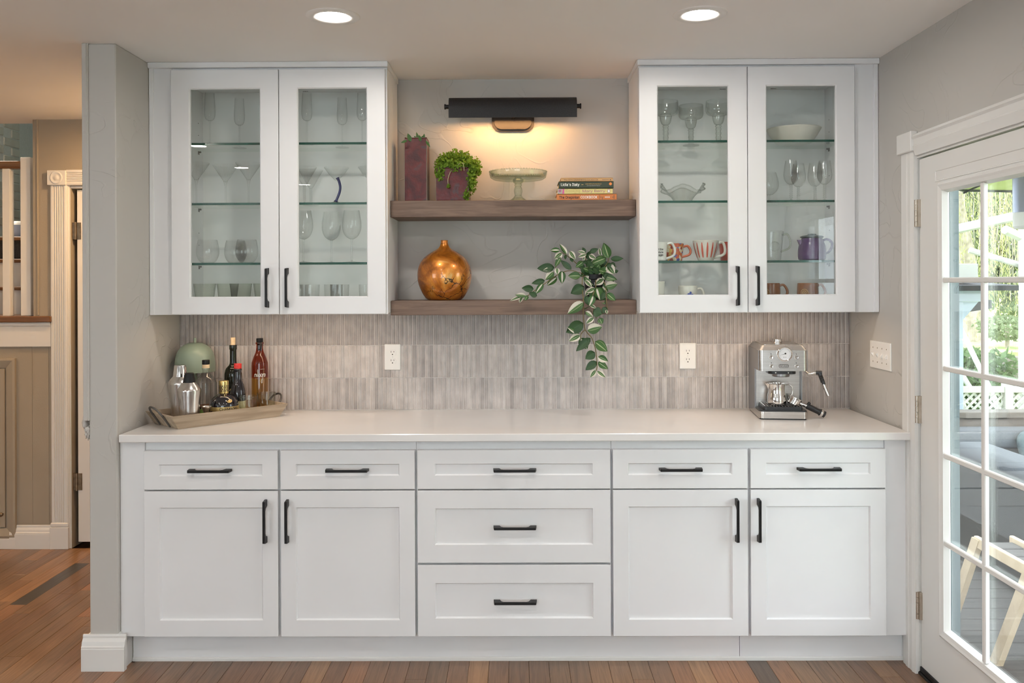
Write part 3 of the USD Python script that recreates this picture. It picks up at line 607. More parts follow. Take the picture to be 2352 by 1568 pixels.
for z in (1.762, 1.012, .262):
    parts_ = [rod((XW - .006, -.6895, z - .052 + .0208*k + .0006), (XW - .006, -.6895, z - .052 + .0208*(k + 1) - .0006), .0062, 12) for k in range(5)]
    part(gd, 'hinge', cat(*parts_, box(XW - .003, XD + .001, -.702, -.6885, z - .052, z + .052)), 'nickel', 30, world=True, label='satin nickel hinge')
part(gd, 'door_sweep', box(XD - .006, XD + .03, SY1, SY0, .0105, .030, .002), 'black_metal', world=True)

# ================================================================ the garden outside the door
rg = np.random.default_rng(21)
def leaf_cloud(c, rad, n, size, flat=.0, hang=0.0, shell=.55, asp=.45):
    """n little leaves spread through an ellipsoid."""
    d = rg.normal(size=(n, 3)); d /= np.linalg.norm(d, axis=1, keepdims=True)
    r = (shell + (1 - shell)*rg.random(n)**.6)[:, None]
    lump = .75 + .5*meshkit.noise(d*2.3 + np.array(c), 9)[:, None]
    P = np.array(c) + d*r*lump*np.array(rad)
    a = rg.normal(size=(n, 3)); a[:, 2] -= hang; a /= np.linalg.norm(a, axis=1, keepdims=True)
    b_ = np.cross(a, rg.normal(size=(n, 3))); b_ /= np.linalg.norm(b_, axis=1, keepdims=True)
    s = (size*(.6 + .8*rg.random(n)))[:, None]
    V = np.stack([P - a*s*.5, P + b_*s*asp*.5, P + a*s*.5, P - b_*s*asp*.5], 1).reshape(-1, 3)
    k = np.arange(n)*4; F = np.vstack([np.c_[k, k+1, k+2], np.c_[k, k+2, k+3]])
    return trimesh.Trimesh(V, F, process=False)
def leafmat(name, c1, c2, tr):
    mat(name, {'g': ('geometry', {}), 'r': ('rgb_ramp', {'ramp': [(0, c1), (1, c2)]}), 'd': ('diffuse_bsdf', {}), 't': ('translucent_bsdf', {}), 'x': ('mix_closure', {'fac': tr})},
        [('g.random_per_island', 'r.fac'), ('r.color', 'd.color'), ('r.color', 't.color'), ('d.BSDF', 'x.closure1'), ('t.BSDF', 'x.closure2')], 'x.closure')
leafmat('willow_leaf', (.44, .44, .20), (.72, .70, .48), .45)
leafmat('shrub_leaf', (.13, .20, .09), (.46, .52, .34), .35)
leafmat('bush_leaf', (.24, .29, .17), (.58, .60, .45), .35)
mottled('grass', (.26, .36, .11), (.42, .50, .20), 9, .9)
mottled('bark', (.30, .25, .20), (.50, .44, .37), 9, .9, .5, 40)
plain('weathered_white', (.40, .395, .375), .8)
mottled('wicker', (.018, .019, .023), (.036, .037, .043), 120, .8, .5, 260, stretch=(1, 1, 4))
mottled('grey_cushion', (.105, .115, .135), (.14, .15, .172), 150, .95, .3, 500)
mottled('blue_cushion', (.09, .13, .15), (.16, .21, .23), 40, .95)
mottled('house_grey', (.40, .46, .58), (.44, .50, .62), 3, .6)
mottled('umbrella_cloth', (.46, .49, .22), (.52, .55, .27), 20, .9)
single('lawn', cat(box(4.4, 60, -30, 60, -.9, -.502), box(1.7, 4.4, 2.2, 60, -.9, -.502)), 'grass', 'sunlit green lawn beyond the deck', 'lawn', kind='stuff')
ZD = -.15
dk = thing('deck', 'weathered grey plank deck outside the glazed door', 'deck', (3, 0, ZD))
part(dk, 'joists', box(1.71, 4.4, -4, 2.2, -.5, ZD - .026), 'slot_dark', world=True)
for k in range(44):
    y = 2.2 - .14*(k + 1); part(dk, 'board', box(1.71, 4.4, y + .003, y + .137, ZD - .026, ZD, .003), 'deck_wood', world=True)
    if y < -3.5: break
rr = thing('deck_railing', 'brown weathered deck railing behind the outdoor sofa', 'railing', (3.2, 1.75, ZD))
part(rr, 'top_rail', box(1.75, 4.4, 1.70, 1.84, .600, .640, .004), 'rail_wood', world=True)
part(rr, 'fascia', box(1.75, 4.4, 1.735, 1.775, .530, .600, .003), 'rail_wood', world=True)
for x in (2.02, 2.985, 4.2): part(rr, 'post', box(x, x + .07, 1.74, 1.81, ZD, .60, .003), 'rail_wood', world=True)
part(rr, 'bottom_rail', box(1.75, 4.4, 1.735, 1.775, -.06, -.02, .003), 'rail_wood', world=True)
lt = thing('lattice_fence', 'white diagonal lattice fence beyond the deck railing', 'fence', (4.5, 4.6, -.5))
L_ = []
for s_ in (1, -1):
    for k in range(60):
        x = 2.6 + .075*k; q = box(-.62, .62, -.004, .004, -.011, .011); q = rot(q, s_*PI/4, (0, 1, 0)); L_.append(move(q, (x, 4.6 + .005*s_, -.02)))
part(lt, 'lath', cat(*L_), 'weathered_white', world=True, kind='stuff')
part(lt, 'fence_rail', box(2.3, 7.3, 4.57, 4.63, .40, .46, .003), 'weathered_white', world=True)
for x in (2.4, 4.8, 7.2): part(lt, 'fence_post', box(x, x + .08, 4.56, 4.64, -.5, .50, .003), 'weathered_white', world=True)
# porch corner of the next building
pp = thing('porch', 'pale blue-grey porch post and beam with a dark roof edge', 'porch', (3.5, 3.1, -.5))
part(pp, 'post', box(3.42, 3.600, 3.0, 3.18, -.5, 1.335, .004), 'house_grey', world=True)
part(pp, 'beam', box(1.9, 3.79, 2.98, 3.20, 1.335, 1.425, .004), 'house_grey', world=True)
part(pp, 'bracket', ex_y([(3.60, 1.335), (3.75, 1.335), (3.60, 1.16)], 3.05, 3.13), 'house_grey', world=True)
part(pp, 'roof_edge', cat(ex_x([(2.80, 1.425), (3.30, 1.425), (3.30, 1.49), (2.80, 1.465)], 1.9, 3.93), ex_y([(3.79, 1.24), (3.99, 1.27), (3.99, 1.34), (3.79, 1.36)], 3.3, 3.36)), 'wicker', world=True)
part(pp, 'parapet', box(1.9, 3.72, 3.0, 3.2, 1.52, 1.64, .004), 'weathered_white', world=True)
# outdoor corner sofa
def sofa(name, label, x0, x1, y0, y1, back, nb, cat_='sofa'):
    t = thing(name, label, cat_, ((x0 + x1)/2, (y0 + y1)/2, ZD))
    part(t, 'wicker_base', hullbox(x0, x1, y0, y1, ZD + .03, ZD + .30, .02), 'wicker', 30, world=True)
    bx = {'x': (x0, x0 + .12, y0, y1), 'y': (x0, x1, y1 - .12, y1)}[back]
    part(t, 'wicker_back', hullbox(*bx, ZD + .03, ZD + .60, .025), 'wicker', 30, world=True)
    tc = {'x': (x0 - .03, x0 + .18, y0, y1), 'y': (x0, x1, y1 - .19, y1 + .02)}[back]
    part(t, 'top_roll', hullbox(*tc, ZD + .585, ZD + .705, .05), 'grey_cushion', 50, world=True)
    for k in range(nb):
        if back == 'x':
            a = y0 + (y1 - y0)*k/nb; e = y0 + (y1 - y0)*(k + 1)/nb
            part(t, 'seat_cushion', hullbox(x0 + .13, x1, a + .01, e - .01, ZD + .30, ZD + .43, .04), 'grey_cushion', 50, world=True)
            part(t, 'back_cushion', hullbox(x0 + .13, x0 + .28, a + .015, e - .015, ZD + .43, ZD + .66, .06), 'grey_cushion', 50, world=True)
        else:
            a = x0 + (x1 - x0)*k/nb; e = x0 + (x1 - x0)*(k + 1)/nb
            part(t, 'seat_cushion', hullbox(a + .01, e - .01, y0, y1 - .13, ZD + .30, ZD + .43, .04), 'grey_cushion', 50, world=True)
    for x in (x0 + .04, x1 - .04):
        for y in (y0 + .04, y1 - .04): part(t, 'foot', box(x - .025, x + .025, y - .025, y + .025, ZD, ZD + .03), 'black_metal', world=True)
    return t
sofa('outdoor_sofa', 'dark grey wicker outdoor sofa with its back to the house, grey cushions', 2.62, 3.40, -.55, 1.17, 'x', 2)
sofa('outdoor_sofa', 'dark grey wicker outdoor sofa along the far deck railing', 2.62, 4.3, 1.21, 1.685, 'y', 2)
pl = thing('throw_pillow', 'teal grey throw pillow on the far outdoor sofa', 'pillow', (3.33, 1.42, ZD + .43), rotz=.3)
pm = trimesh.creation.icosphere(3, 1.0); v = pm.vertices; pm.vertices = np.c_[np.sign(v[:,0])*np.abs(v[:,0])**.6*.17, v[:,1]*.06, np.sign(v[:,2])*np.abs(v[:,2])**.6*.15 + .15]
part(pl, 'pillow_body', rot(pm, -.35, (1, 0, 0)), 'blue_cushion', True)
# pale wooden bench frame close to the door
bw = thing('patio_bench', 'pale wooden patio bench with slanted legs just outside the glass door', 'bench', (2.16, -.4, ZD))
for x in (2.08, 2.24):
    part(bw, 'side_rail', hullbox(x - .011, x + .011, -1.35, -.09, .305, .355, .006), 'pale_wood', 30, world=True)
    for k in range(0 if x < 2.1 else 1, 3):
        y = -.11 - .41*k
        leg = trimesh.convex.convex_hull(np.array([(x + a, y + b_ + (0.0 if z > 0 else .265), z) for a in (-.0135, .0135) for b_ in (-.030, .030) for z in (.345, ZD)]))
        part(bw, 'leg', leg, 'pale_wood', world=True)
for k in range(11):
    y = -.17 - .105*k; part(bw, 'seat_slat', box(2.094, 2.226, y - .045, y + .045, .318, .334, .003), 'deck_wood', world=True)
# cantilever umbrella and a hanging lantern
um = thing('patio_umbrella', 'lime green patio umbrella seen from below over the deck', 'umbrella', (3.75, .95, ZD))
n8 = 10; V = [(0, 0, 2.78)]; R_ = 1.28
for k in range(n8): V.append((R_*math.cos(2*PI*(k+.3)/n8), R_*math.sin(2*PI*(k+.3)/n8), 2.285))
F = [(0, 1 + k, 1 + (k + 1) % n8) for k in range(n8)]
part(um, 'canopy', trimesh.Trimesh(np.array(V), np.array(F), process=False), 'umbrella_cloth')
part(um, 'valance_hem', cat(*[rod(V[1 + k], V[1 + (k + 1) % n8], .012, 6) for k in range(n8)]), 'wicker')
for k in range(n8): part(um, 'rib', rod((0, 0, 2.70), np.array(V[1 + k]) - (0, 0, .02), .007, 6), 'black_metal')
part(um, 'pole', rod((0, 0, .0), (0, 0, 2.78), .024, 12), 'black_metal')
part(um, 'base_plate', lathe([(0, .05), (.1, .05), (.26, .03), (.27, 0), (0, 0)], 24), 'black_metal', True)
lx, ly = 2.93, .95
ln = thing('hanging_lantern', 'dark cylindrical lantern with a pale bottom band hanging outside', 'lantern', (lx, ly, 1.80))
plain('slate_metal', (.10, .12, .17), .35, .6)
part(ln, 'body', lathe([(0, .30), (.075, .30), (.080, .29), (.080, .09), (0, .09)], 28), 'slate_metal', 30)
part(ln, 'band', lathe([(.079, .09), (.079, .012), (.070, 0), (0, 0)], 28), 'weathered_white', 30)
part(ln, 'hanger', rod((0, 0, .30), (0, 0, .52), .004, 6), 'black_metal')
# arbour of weathered poles
ar = thing('arbor', 'weathered white pole arbor standing in the garden', 'arbor', (5.6, 6.0, -.5))
for (a, b_, r) in (((5.80, 6.0, -.5), (5.82, 6.0, 2.3), .055), ((4.55, 6.6, -.5), (4.50, 6.6, 1.95), .05), ((4.3, 6.1, 1.93), (5.9, 5.9, 2.28), .055), ((5.55, 5.9, 2.08), (6.4, 6.3, 1.80), .05), ((5.3, 6.2, 1.86), (5.9, 6.1, 1.66), .035), ((5.12, 6.3, 1.20), (5.45, 5.6, -.2), .03), ((4.85, 6.2, 1.0), (5.05, 5.7, .30), .028), ((5.0, 6.1, .5), (5.12, 5.5, -.5), .03)):
    part(ar, 'pole', rod(a, b_, r, 9), 'weathered_white', world=True)
# raised bed of dark timber, bushes, rhododendron, willow and trees
rb = thing('raised_bed', 'raised garden bed edged with dark mossy timber', 'garden bed', (6, 8, -.5))
part(rb, 'timber', box(3.0, 11, 8.0, 8.2, .28, .45, .01), 'rail_wood', world=True)
part(rb, 'timber', box(3.0, 11, 8.02, 8.2, -.5, .275, .01), 'rail_wood', world=True)
part(rb, 'moss', box(3.0, 11, 8.2, 10.3, -.5, .50), 'grass', world=True)
def shrub(name, label, cat_, c, rad, n, size, matn, **k):
    t = thing(name, label, cat_, (c[0], c[1], -.5))
    part(t, 'foliage', leaf_cloud(c, rad, n, size, **k), matn, world=True, kind='stuff')
    part(t, 'stem', rod((c[0], c[1], -.5), (c[0], c[1], c[2]), .03, 7), 'bark', world=True)
    return t
shrub('rhododendron', 'leafy rhododendron bush behind the lattice fence on the left', 'shrub', (4.15, 5.6, .16), (.62, .42, .52), 2600, .11, 'shrub_leaf')
shrub('rhododendron', 'larger rhododendron bush behind the lattice fence on the right', 'shrub', (5.6, 7.0, .16), (.75, .5, .52), 3200, .11, 'shrub_leaf')
for k, (x, y) in enumerate(((4.7, 9.0), (6.0, 9.1), (7.3, 9.0))):
    shrub('garden_plant', ['pale leafy plant on the left of the raised bed', 'pale leafy plant in the middle of the raised bed', 'pale leafy plant on the right of the raised bed'][k], 'plant', (x, y, .80), (.42, .36, .18), 700, .09, 'bush_leaf')
wl = thing('willow_tree', 'yellow-green weeping willow filling the view through the door', 'tree', (8.5, 12.5, -.5))
part(wl, 'trunk', tube(spline([(8.9, 13.2, -.5), (8.8, 13.1, 1.5), (8.4, 12.9, 3.4), (8.0, 12.6, 5.2)]), np.linspace(.26, .12, 25), 10), 'bark', world=True)
S_, W_ = [], []
for k in range(640):
    x = rg.uniform(4.8, 12.5); y = rg.uniform(10.9, 15.0); zt = rg.uniform(3.4, 6.0); zb = rg.uniform(.3, 2.6)
    n = int((zt - zb)/.058); zz = np.linspace(zt, zb, n); sw = rg.normal(size=2)*.12
    P = np.c_[x + sw[0]*np.linspace(0, 1, n)**2 + rg.normal(size=n)*.02, y + sw[1]*np.linspace(0, 1, n)**2 + rg.normal(size=n)*.02, zz]
    a = rg.normal(size=(n, 3))*.5; a[:, 2] = -1; a /= np.linalg.norm(a, axis=1, keepdims=True)
    b_ = np.cross(a, rg.normal(size=(n, 3))); b_ /= np.linalg.norm(b_, axis=1, keepdims=True); s = rg.uniform(.055, .10, n)[:, None]
    V = np.stack([P, P + a*s*.5 + b_*s*.11, P + a*s, P + a*s*.5 - b_*s*.11], 1).reshape(-1, 3); i = np.arange(n)*4
    W_.append(trimesh.Trimesh(V, np.vstack([np.c_[i, i+1, i+2], np.c_[i, i+2, i+3]]), process=False))
    if k % 2 == 0: S_.append(tube(P[::6], .006, 3, False))
part(wl, 'leaves', cat(*W_), 'willow_leaf', world=True, kind='stuff')
part(wl, 'twigs', cat(*S_), 'bark', world=True, kind='stuff')
for k, (c, rad) in enumerate((((8.6, 19.0, 2.8), (2.0, 1.3, 2.6)), ((13.4, 19.6, 3.0), (2.1, 1.4, 2.8)), ((18.0, 21.0, 3.2), (2.0, 1.4, 3.0)), ((4.2, 18.5, 2.8), (1.8, 1.3, 2.6)))):
    shrub('tree', ['bushy tree behind the willow, left of centre', 'bushy tree behind the willow, in the middle', 'bushy tree behind the willow, far right', 'bushy tree behind the willow, far left'][k], 'tree', c, rad, 5200, .30, 'bush_leaf', shell=.3)

# ================================================================ things on the floating shelves
YS = -.125
plain('brass', (.72, .50, .20), .25, 1.0)
# picture light
pt = thing('picture_light', 'black picture light on the wall above the upper floating shelf', 'wall lamp', (0, -.11, 2.22))
prof = spline([(-.182, 2.234), (-.184, 2.262), (-.184, 2.290), (-.176, 2.312), (-.158, 2.326), (-.132, 2.330), (-.106, 2.322), (-.090, 2.304), (-.084, 2.280), (-.082, 2.262)], 3)
nrm = np.gradient(prof, axis=0); nrm = np.c_[nrm[:, 1], -nrm[:, 0]]; nrm /= np.linalg.norm(nrm, axis=1, keepdims=True)
part(pt, 'shade', ex_x(np.vstack([prof, (prof + nrm*.0028)[::-1]]), -.284, .284), 'textured_black', 30, world=True)
for s_ in (-1, 1):
    part(pt, 'end_knob', cat(rod((s_*.280, -.134, 2.292), (s_*.300, -.134, 2.292), .0095, 18), rod((s_*.300, -.134, 2.292), (s_*.306, -.134, 2.292), .0120, 18)), 'black_metal', 30, world=True)
part(pt, 'rod', rod((-.281, -.134, 2.292), (.281, -.134, 2.292), .0045, 10), 'black_metal', 30, world=True)
emit('filament_warm', (1.0, .53, .20), 54.0)
part(pt, 'bulb', rod((-.20, -.134, 2.281), (.20, -.134, 2.281), .011, 12), 'filament_warm', 30, world=True)
ov = Polygon([(-.0575, -.012), (.0575, -.012), (.0575, .020), (-.0575, .020)]).buffer(.04, 16)
ovb = affinity.scale(ov, .88, .84)
part(pt, 'wall_plate', cat(move(ex_y(ov, -.010, -.0005), (0, 0, 2.253)), move(ex_y(ovb, -.022, -.010), (0, 0, 2.253))), 'plate_bronze', 30, world=True)
plain('plate_bronze', (.062, .054, .048), .42, .5)
part(pt, 'arm', tube(spline([(0, -.015, 2.26), (0, -.05, 2.262), (0, -.10, 2.275), (0, -.134, 2.292)], 6), .007, 10), 'black_metal', 30, world=True)

# red glazed vases
def glaze(name, cols, rim):
    mat(name, {'t': ('texture_coordinate', {}), 'n': ('noise_texture', {'scale': 14.0, 'detail': 6.0, 'distortion': .8}), 'r': ('rgb_ramp', {'ramp': cols}), 'n2': ('noise_texture', {'scale': 70.0, 'detail': 4.0}), 'b': ('bump', {'strength': .3, 'distance': .002}),
        'p': ('principled_bsdf', {'roughness': .24, 'specular_ior_level': .35})}, [('t.object', 'n.vector'), ('n.fac', 'r.fac'), ('r.color', 'p.base_color'), ('t.object', 'n2.vector'), ('n2.fac', 'b.height'), ('b.normal', 'p.normal')])
glaze('red_glaze', [(.25, (.030, .004, .005)), (.42, (.065, .005, .006)), (.56, (.115, .010, .010)), (.64, (.075, .034, .037)), (.72, (.075, .006, .008))], None)
plain('glaze_edge', (.12, .085, .05), .3); mottled('soil', (.03, .02, .012), (.06, .04, .025), 80, .95)
def square_vase(x, w, h, label, cat_='vase'):
    t = thing('square_vase' if h > .2 else 'square_pot', label, cat_, (x, YS, ZS1)); a = w/2; e = .006
    V = []
    part(t, 'body', rings_z([(a - .004, 0), (a - .001, .003), (a, .01), (a, h - .004), (a - .002, h), (a - e, h), (a - e, h - .03)], True), 'red_glaze')
    part(t, 'glazed_edge', cat(*[box(sx*a - .0022, sx*a + .0012*sx, sy*a - .0022*sy - .0012, sy*a + .0012*sy, .004, h - .004) for sx in (-1, 1) for sy in (-1, 1)], *[box(-a, a, sy*(a - .003) - .003, sy*(a - .003) + .003, h - .001, h + .0015) for sy in (-1, 1)], *[box(sx*(a - .003) - .003, sx*(a - .003) + .003, -a, a, h - .001, h + .0015) for sx in (-1, 1)]), 'glaze_edge')
    part(t, 'soil', box(-a + e, a - e, -a + e, a - e, h - .032, h - .028), 'soil')
    return t
def rings_z(rr, capb=True):
    m = rings([(-r, r, -r, r, z) for r, z in rr], True, capb); v = m.vertices.copy(); m.vertices = np.c_[v[:, 0], v[:, 2], v[:, 1]]; return m
tv = square_vase(atX(955, 400, YS - .05), .098, .286, 'tall narrow red glazed square vase with a few green leaves at its rim')
sp = square_vase(atX(1039, 420, YS - .07), .142, .150, 'short wide red glazed square pot overflowing with small green leaves', 'pot')
def leaf_mesh(L, W, droop=.15, fold=.12, n=8, tip=1.0):
    """A pointed oval leaf from the origin along +x, folded on its midrib; returns the mesh and its uv."""
    V, UV, F = [], [], []
    for i in range(n + 1):
        t = i/n; w = W*.5*math.sin(PI*min(1, t**.78))**.85*(1 if t < .999 else 0); z = -droop*L*t*t
        for j, s_ in enumerate((-1, -.5, 0, .5, 1)):
            V.append((L*t, s_*w, z + fold*W*abs(s_)*(1 - .4*t))); UV.append((t, .5 + .5*s_))
    for i in range(n):
        for j in range(4):
            a = i*5 + j; F += [(a, a + 5, a + 6), (a, a + 6, a + 1)]
    return trimesh.Trimesh(np.array(V), np.array(F), process=False), np.array(UV)
def orient(m, p, d, up):
    d = np.array(d, float); d /= np.linalg.norm(d); y = np.cross(np.array(up, float), d); y /= np.linalg.norm(y); z = np.cross(d, y)
    M = np.eye(4); M[:3, 0], M[:3, 1], M[:3, 2], M[:3, 3] = d, y, z, p; return xf(m, M)
plain('leaf_green', (.045, .12, .022), .4)
for (bx, by, tx, ty, w, y) in ((943, 323, 937, 304, .020, .0), (961, 322, 957, 301, .013, .01), (966, 322, 963, 308, .014, .0), (971, 323, 975, 305, .014, .02), (935, 321, 921, 325, .011, -.04), (978, 321, 988, 335, .011, -.04), (962, 320, 951, 310, .012, .02), (967, 320, 971, 310, .012, .01)):
    p, q = at(bx, by, YS - .05 + y), at(tx, ty, YS - .05 + y - .01); L = float(np.linalg.norm(q - p))
    m, uv = leaf_mesh(L, w); part(tv, 'leaf', orient(m, p - (0, 0, .004), q - p, (.3, -1, .2)), 'leaf_green', True, world=True)
leafmat('clover_leaf', (.20, .32, .045), (.58, .60, .15), .35)
pc = at(1046, 378, YS - .02)
part(sp, 'foliage', cat(leaf_cloud(pc, (.095, .075, .060), 2300, .0135, shell=.35, asp=.9), leaf_cloud(at(1082, 415, YS - .06), (.028, .03, .060), 420, .0125, shell=.2, asp=.9), leaf_cloud(at(1011, 398, YS - .07), (.024, .02, .04), 260, .0125, shell=.2, asp=.9), leaf_cloud(at(1071, 448, YS - .085), (.014, .010, .028), 110, .012, shell=.2, asp=.9), leaf_cloud(at(1092, 385, YS - .03), (.030, .04, .045), 380, .013, shell=.2, asp=.9)), 'clover_leaf', world=True, kind='stuff')
plain('pale_stem', (.42, .40, .22), .6)
part(sp, 'stem', tube(spline([at(1040, 388, YS - .05), at(1034, 396, YS - .085), at(1029, 412, YS - .088), at(1030, 430, YS - .088)], 6), .0016, 6), 'pale_stem', world=True)
part(sp, 'stem', tube(spline([at(1043, 392, YS - .06), at(1055, 376, YS - .09), at(1064, 376, YS - .095), at(1066, 392, YS - .09)], 6), .0016, 6), 'pale_stem', world=True)
part(sp, 'leaf_tuft', leaf_cloud(at(1030, 428, YS - .09), (.007, .005, .008), 14, .013, shell=.2, asp=.8), 'clover_leaf', world=True)
# cake stand
cs = thing('cake_stand', 'pale green pressed glass cake stand on the upper shelf', 'cake stand', (atX(1190, 400, YS), YS, ZS1))
wv = lathe([(0, .110), (.060, .111), (.112, .113), (.1225, .120), (.127, .137), (.1295, .1375), (.1295, .128), (.125, .112), (.112, .104), (.06, .101), (.026, .099), (0, .099)], 64)
part(cs, 'plate', wv, 'green_glass', 40)
part(cs, 'rim_bead', cat(*[trimesh.creation.icosphere(1, .0032).apply_translation((.1283*math.cos(a), .1283*math.sin(a), .1385)) for a in np.linspace(0, 2*PI, 64, endpoint=False)]), 'green_glass', True)
part(cs, 'pedestal', lathe([(0, .0995), (.024, .099), (.023, .092), (.014, .084), (.0165, .080), (.0165, .076), (.0135, .073), (.0175, .062), (.0185, .050), (.0165, .038), (.0145, .032), (.018, .029), (.019, .025), (.026, .019), (.040, .009), (.050, .003), (.051, 0), (0, 0)], 12), 'green_glass', 20)
# cookbooks, spines to the front
def book(name, label, x0, x1, y0, dep, z0, th, col, parts_):
    t = thing('book', label, 'book', ((x0 + x1)/2, y0 + dep/2, z0), group='cookbooks stacked on the upper shelf')
    plain('cover_' + name, col, .45)
    part(t, 'cover', cat(box(x0, x1, y0, y0 + .003, z0, z0 + th, .0008), box(x0, x1, y0, y0 + dep, z0, z0 + .0025, .0006), box(x0, x1, y0, y0 + dep, z0 + th - .0025, z0 + th, .0006)), 'cover_' + name, world=True)
    part(t, 'pages', box(x0 + .003, x1 - .003, y0 + .003, y0 + dep - .004, z0 + .0025, z0 + th - .0025), 'paper', world=True)
    for nm, m, mt in parts_: part(t, nm, m, mt, world=True)
    return t
plain('paper', (.72, .62, .46), .9)
for n_, c_ in (('ink_black', (.03, .022, .018)), ('ink_white', (.85, .84, .78)), ('ink_brown', (.20, .11, .06)), ('ink_plum', (.42, .16, .24)), ('ink_ochre', (.55, .42, .16)), ('ink_orange', (.80, .25, .05)), ('ink_pink', (.62, .12, .32)), ('ink_grey', (.45, .42, .38)), ('ink_gold', (.60, .40, .14)), ('ink_blue', (.06, .10, .38))): plain(n_, c_, .5)
BY = -.205
bxx = lambda zx: atX(1260 + zx/11.76, 430, BY)
bz = ZS1 + .0003
hh = .0290
book('orange', 'orange cookbook at the bottom of the stack', bxx(220), bxx(1840), BY, .150, bz, hh, (.62, .20, .045), [
    ('title', text_front('The Oregonian', .0112, bxx(285), bz + .0095, BY - .0001, bold=True, width=bxx(828) - bxx(285)), 'ink_black'), ('title', text_front('COOKBOOK', .0112, bxx(860), bz + .0095, BY - .0001, bold=True, width=bxx(1315) - bxx(860)), 'ink_white'),
    ('spine_mark', cat(box(bxx(1372), bxx(1384), BY - .0007, BY, bz + .004, bz + .025), box(bxx(1402), bxx(1418), BY - .0007, BY, bz + .012, bz + .018), box(bxx(1440), bxx(1462), BY - .0007, BY, bz + .005, bz + .016), box(bxx(1755), bxx(1775), BY - .0007, BY, bz + .007, bz + .023), box(bxx(1722), bxx(1740), BY - .0007, BY, bz + .012, bz + .017)), 'ink_brown'),
    ('author', cat(*[box(bxx(1520 + 24*k), bxx(1536 + 24*k), BY - .0007, BY, bz + .0125, bz + .0175) for k in range(6)]), 'ink_white')])
bz += hh + .0004; hh = .0245
book('yellow', 'pale yellow cookbook second from the bottom of the stack', bxx(240), bxx(1735), BY + .002, .150, bz, hh, (.72, .62, .24), [
    ('title', text_front('Cooking', .0110, bxx(462), bz + .0085, BY + .0019, width=bxx(850) - bxx(462)), 'ink_ochre'), ('title', text_front('Mary Berry', .0110, bxx(905), bz + .0075, BY + .0019, width=bxx(1530) - bxx(905)), 'ink_plum'), ('title', text_front('with', .0035, bxx(690), bz + .0025, BY + .0019), 'ink_ochre'),
    ('spine_picture', box(bxx(242), bxx(365), BY + .0013, BY + .002, bz + .001, bz + hh - .001), 'ink_grey'), ('spine_band', ex_y([(bxx(365), bz + .001), (bxx(422), bz + .001), (bxx(422), bz + hh - .001), (bxx(385), bz + hh - .001), (bxx(375), bz + .012)], BY + .0012, BY + .002), 'ink_pink'), ('portrait', move(ex_y(Point(0, 0).buffer(.0065), BY + .0008, BY + .002), (bxx(305), 0, bz + .014)), 'ink_plum'),
    ('publisher_mark', cat(box(bxx(1592), bxx(1662), BY + .0014, BY + .002, bz + .005, bz + .020)), 'ink_plum'), ('publisher_mark', box(bxx(1602), bxx(1652), BY + .0011, BY + .0016, bz + .007, bz + .018), 'ink_white')])
bz += hh + .0004; hh = .0295
book('green', 'dark green cookbook with white title, second from the top of the stack', bxx(272), bxx(1755), BY - .003, .155, bz, hh, (.028, .045, .022), [
    ('title', text_front("Lidia's Italy", .0115, bxx(325), bz + .0105, BY - .0031, bold=True, width=bxx(832) - bxx(325)), 'ink_white'), ('author', text_front('Lidia Matticchio Bastianich', .0044, bxx(990), bz + .0165, BY - .0031, width=bxx(1432) - bxx(990)), 'ink_gold'), ('author', text_front('and Tanya Bastianich Manuali', .0040, bxx(1030), bz + .0095, BY - .0031, width=bxx(1390) - bxx(1030)), 'ink_grey'), ('ornament', box(bxx(885), bxx(940), BY - .0037, BY - .003, bz + .0145, bz + .0165), 'ink_gold'),
    ('publisher_mark', move(ex_y(Point(0, 0).buffer(.0064), BY - .0038, BY - .003), (bxx(1670), 0, bz + .0185)), 'ink_orange')])
bz += hh + .0004; hh = .0165
book('tan', 'thin tan cookbook lying on top of the stack', bxx(332), bxx(1740), BY + .002, .148, bz, hh, (.62, .36, .15), [
    ('title', text_front("The CITY GARDENER'S COOKBOOK", .0072, bxx(412), bz + .0040, BY + .0019, width=bxx(1340) - bxx(412)), 'ink_brown'), ('publisher_mark', cat(box(bxx(1450), bxx(1640), BY + .0014, BY + .002, bz + .0065, bz + .0085), box(bxx(1655), bxx(1690), BY + .0014, BY + .002, bz + .005, bz + .010)), 'ink_brown')])
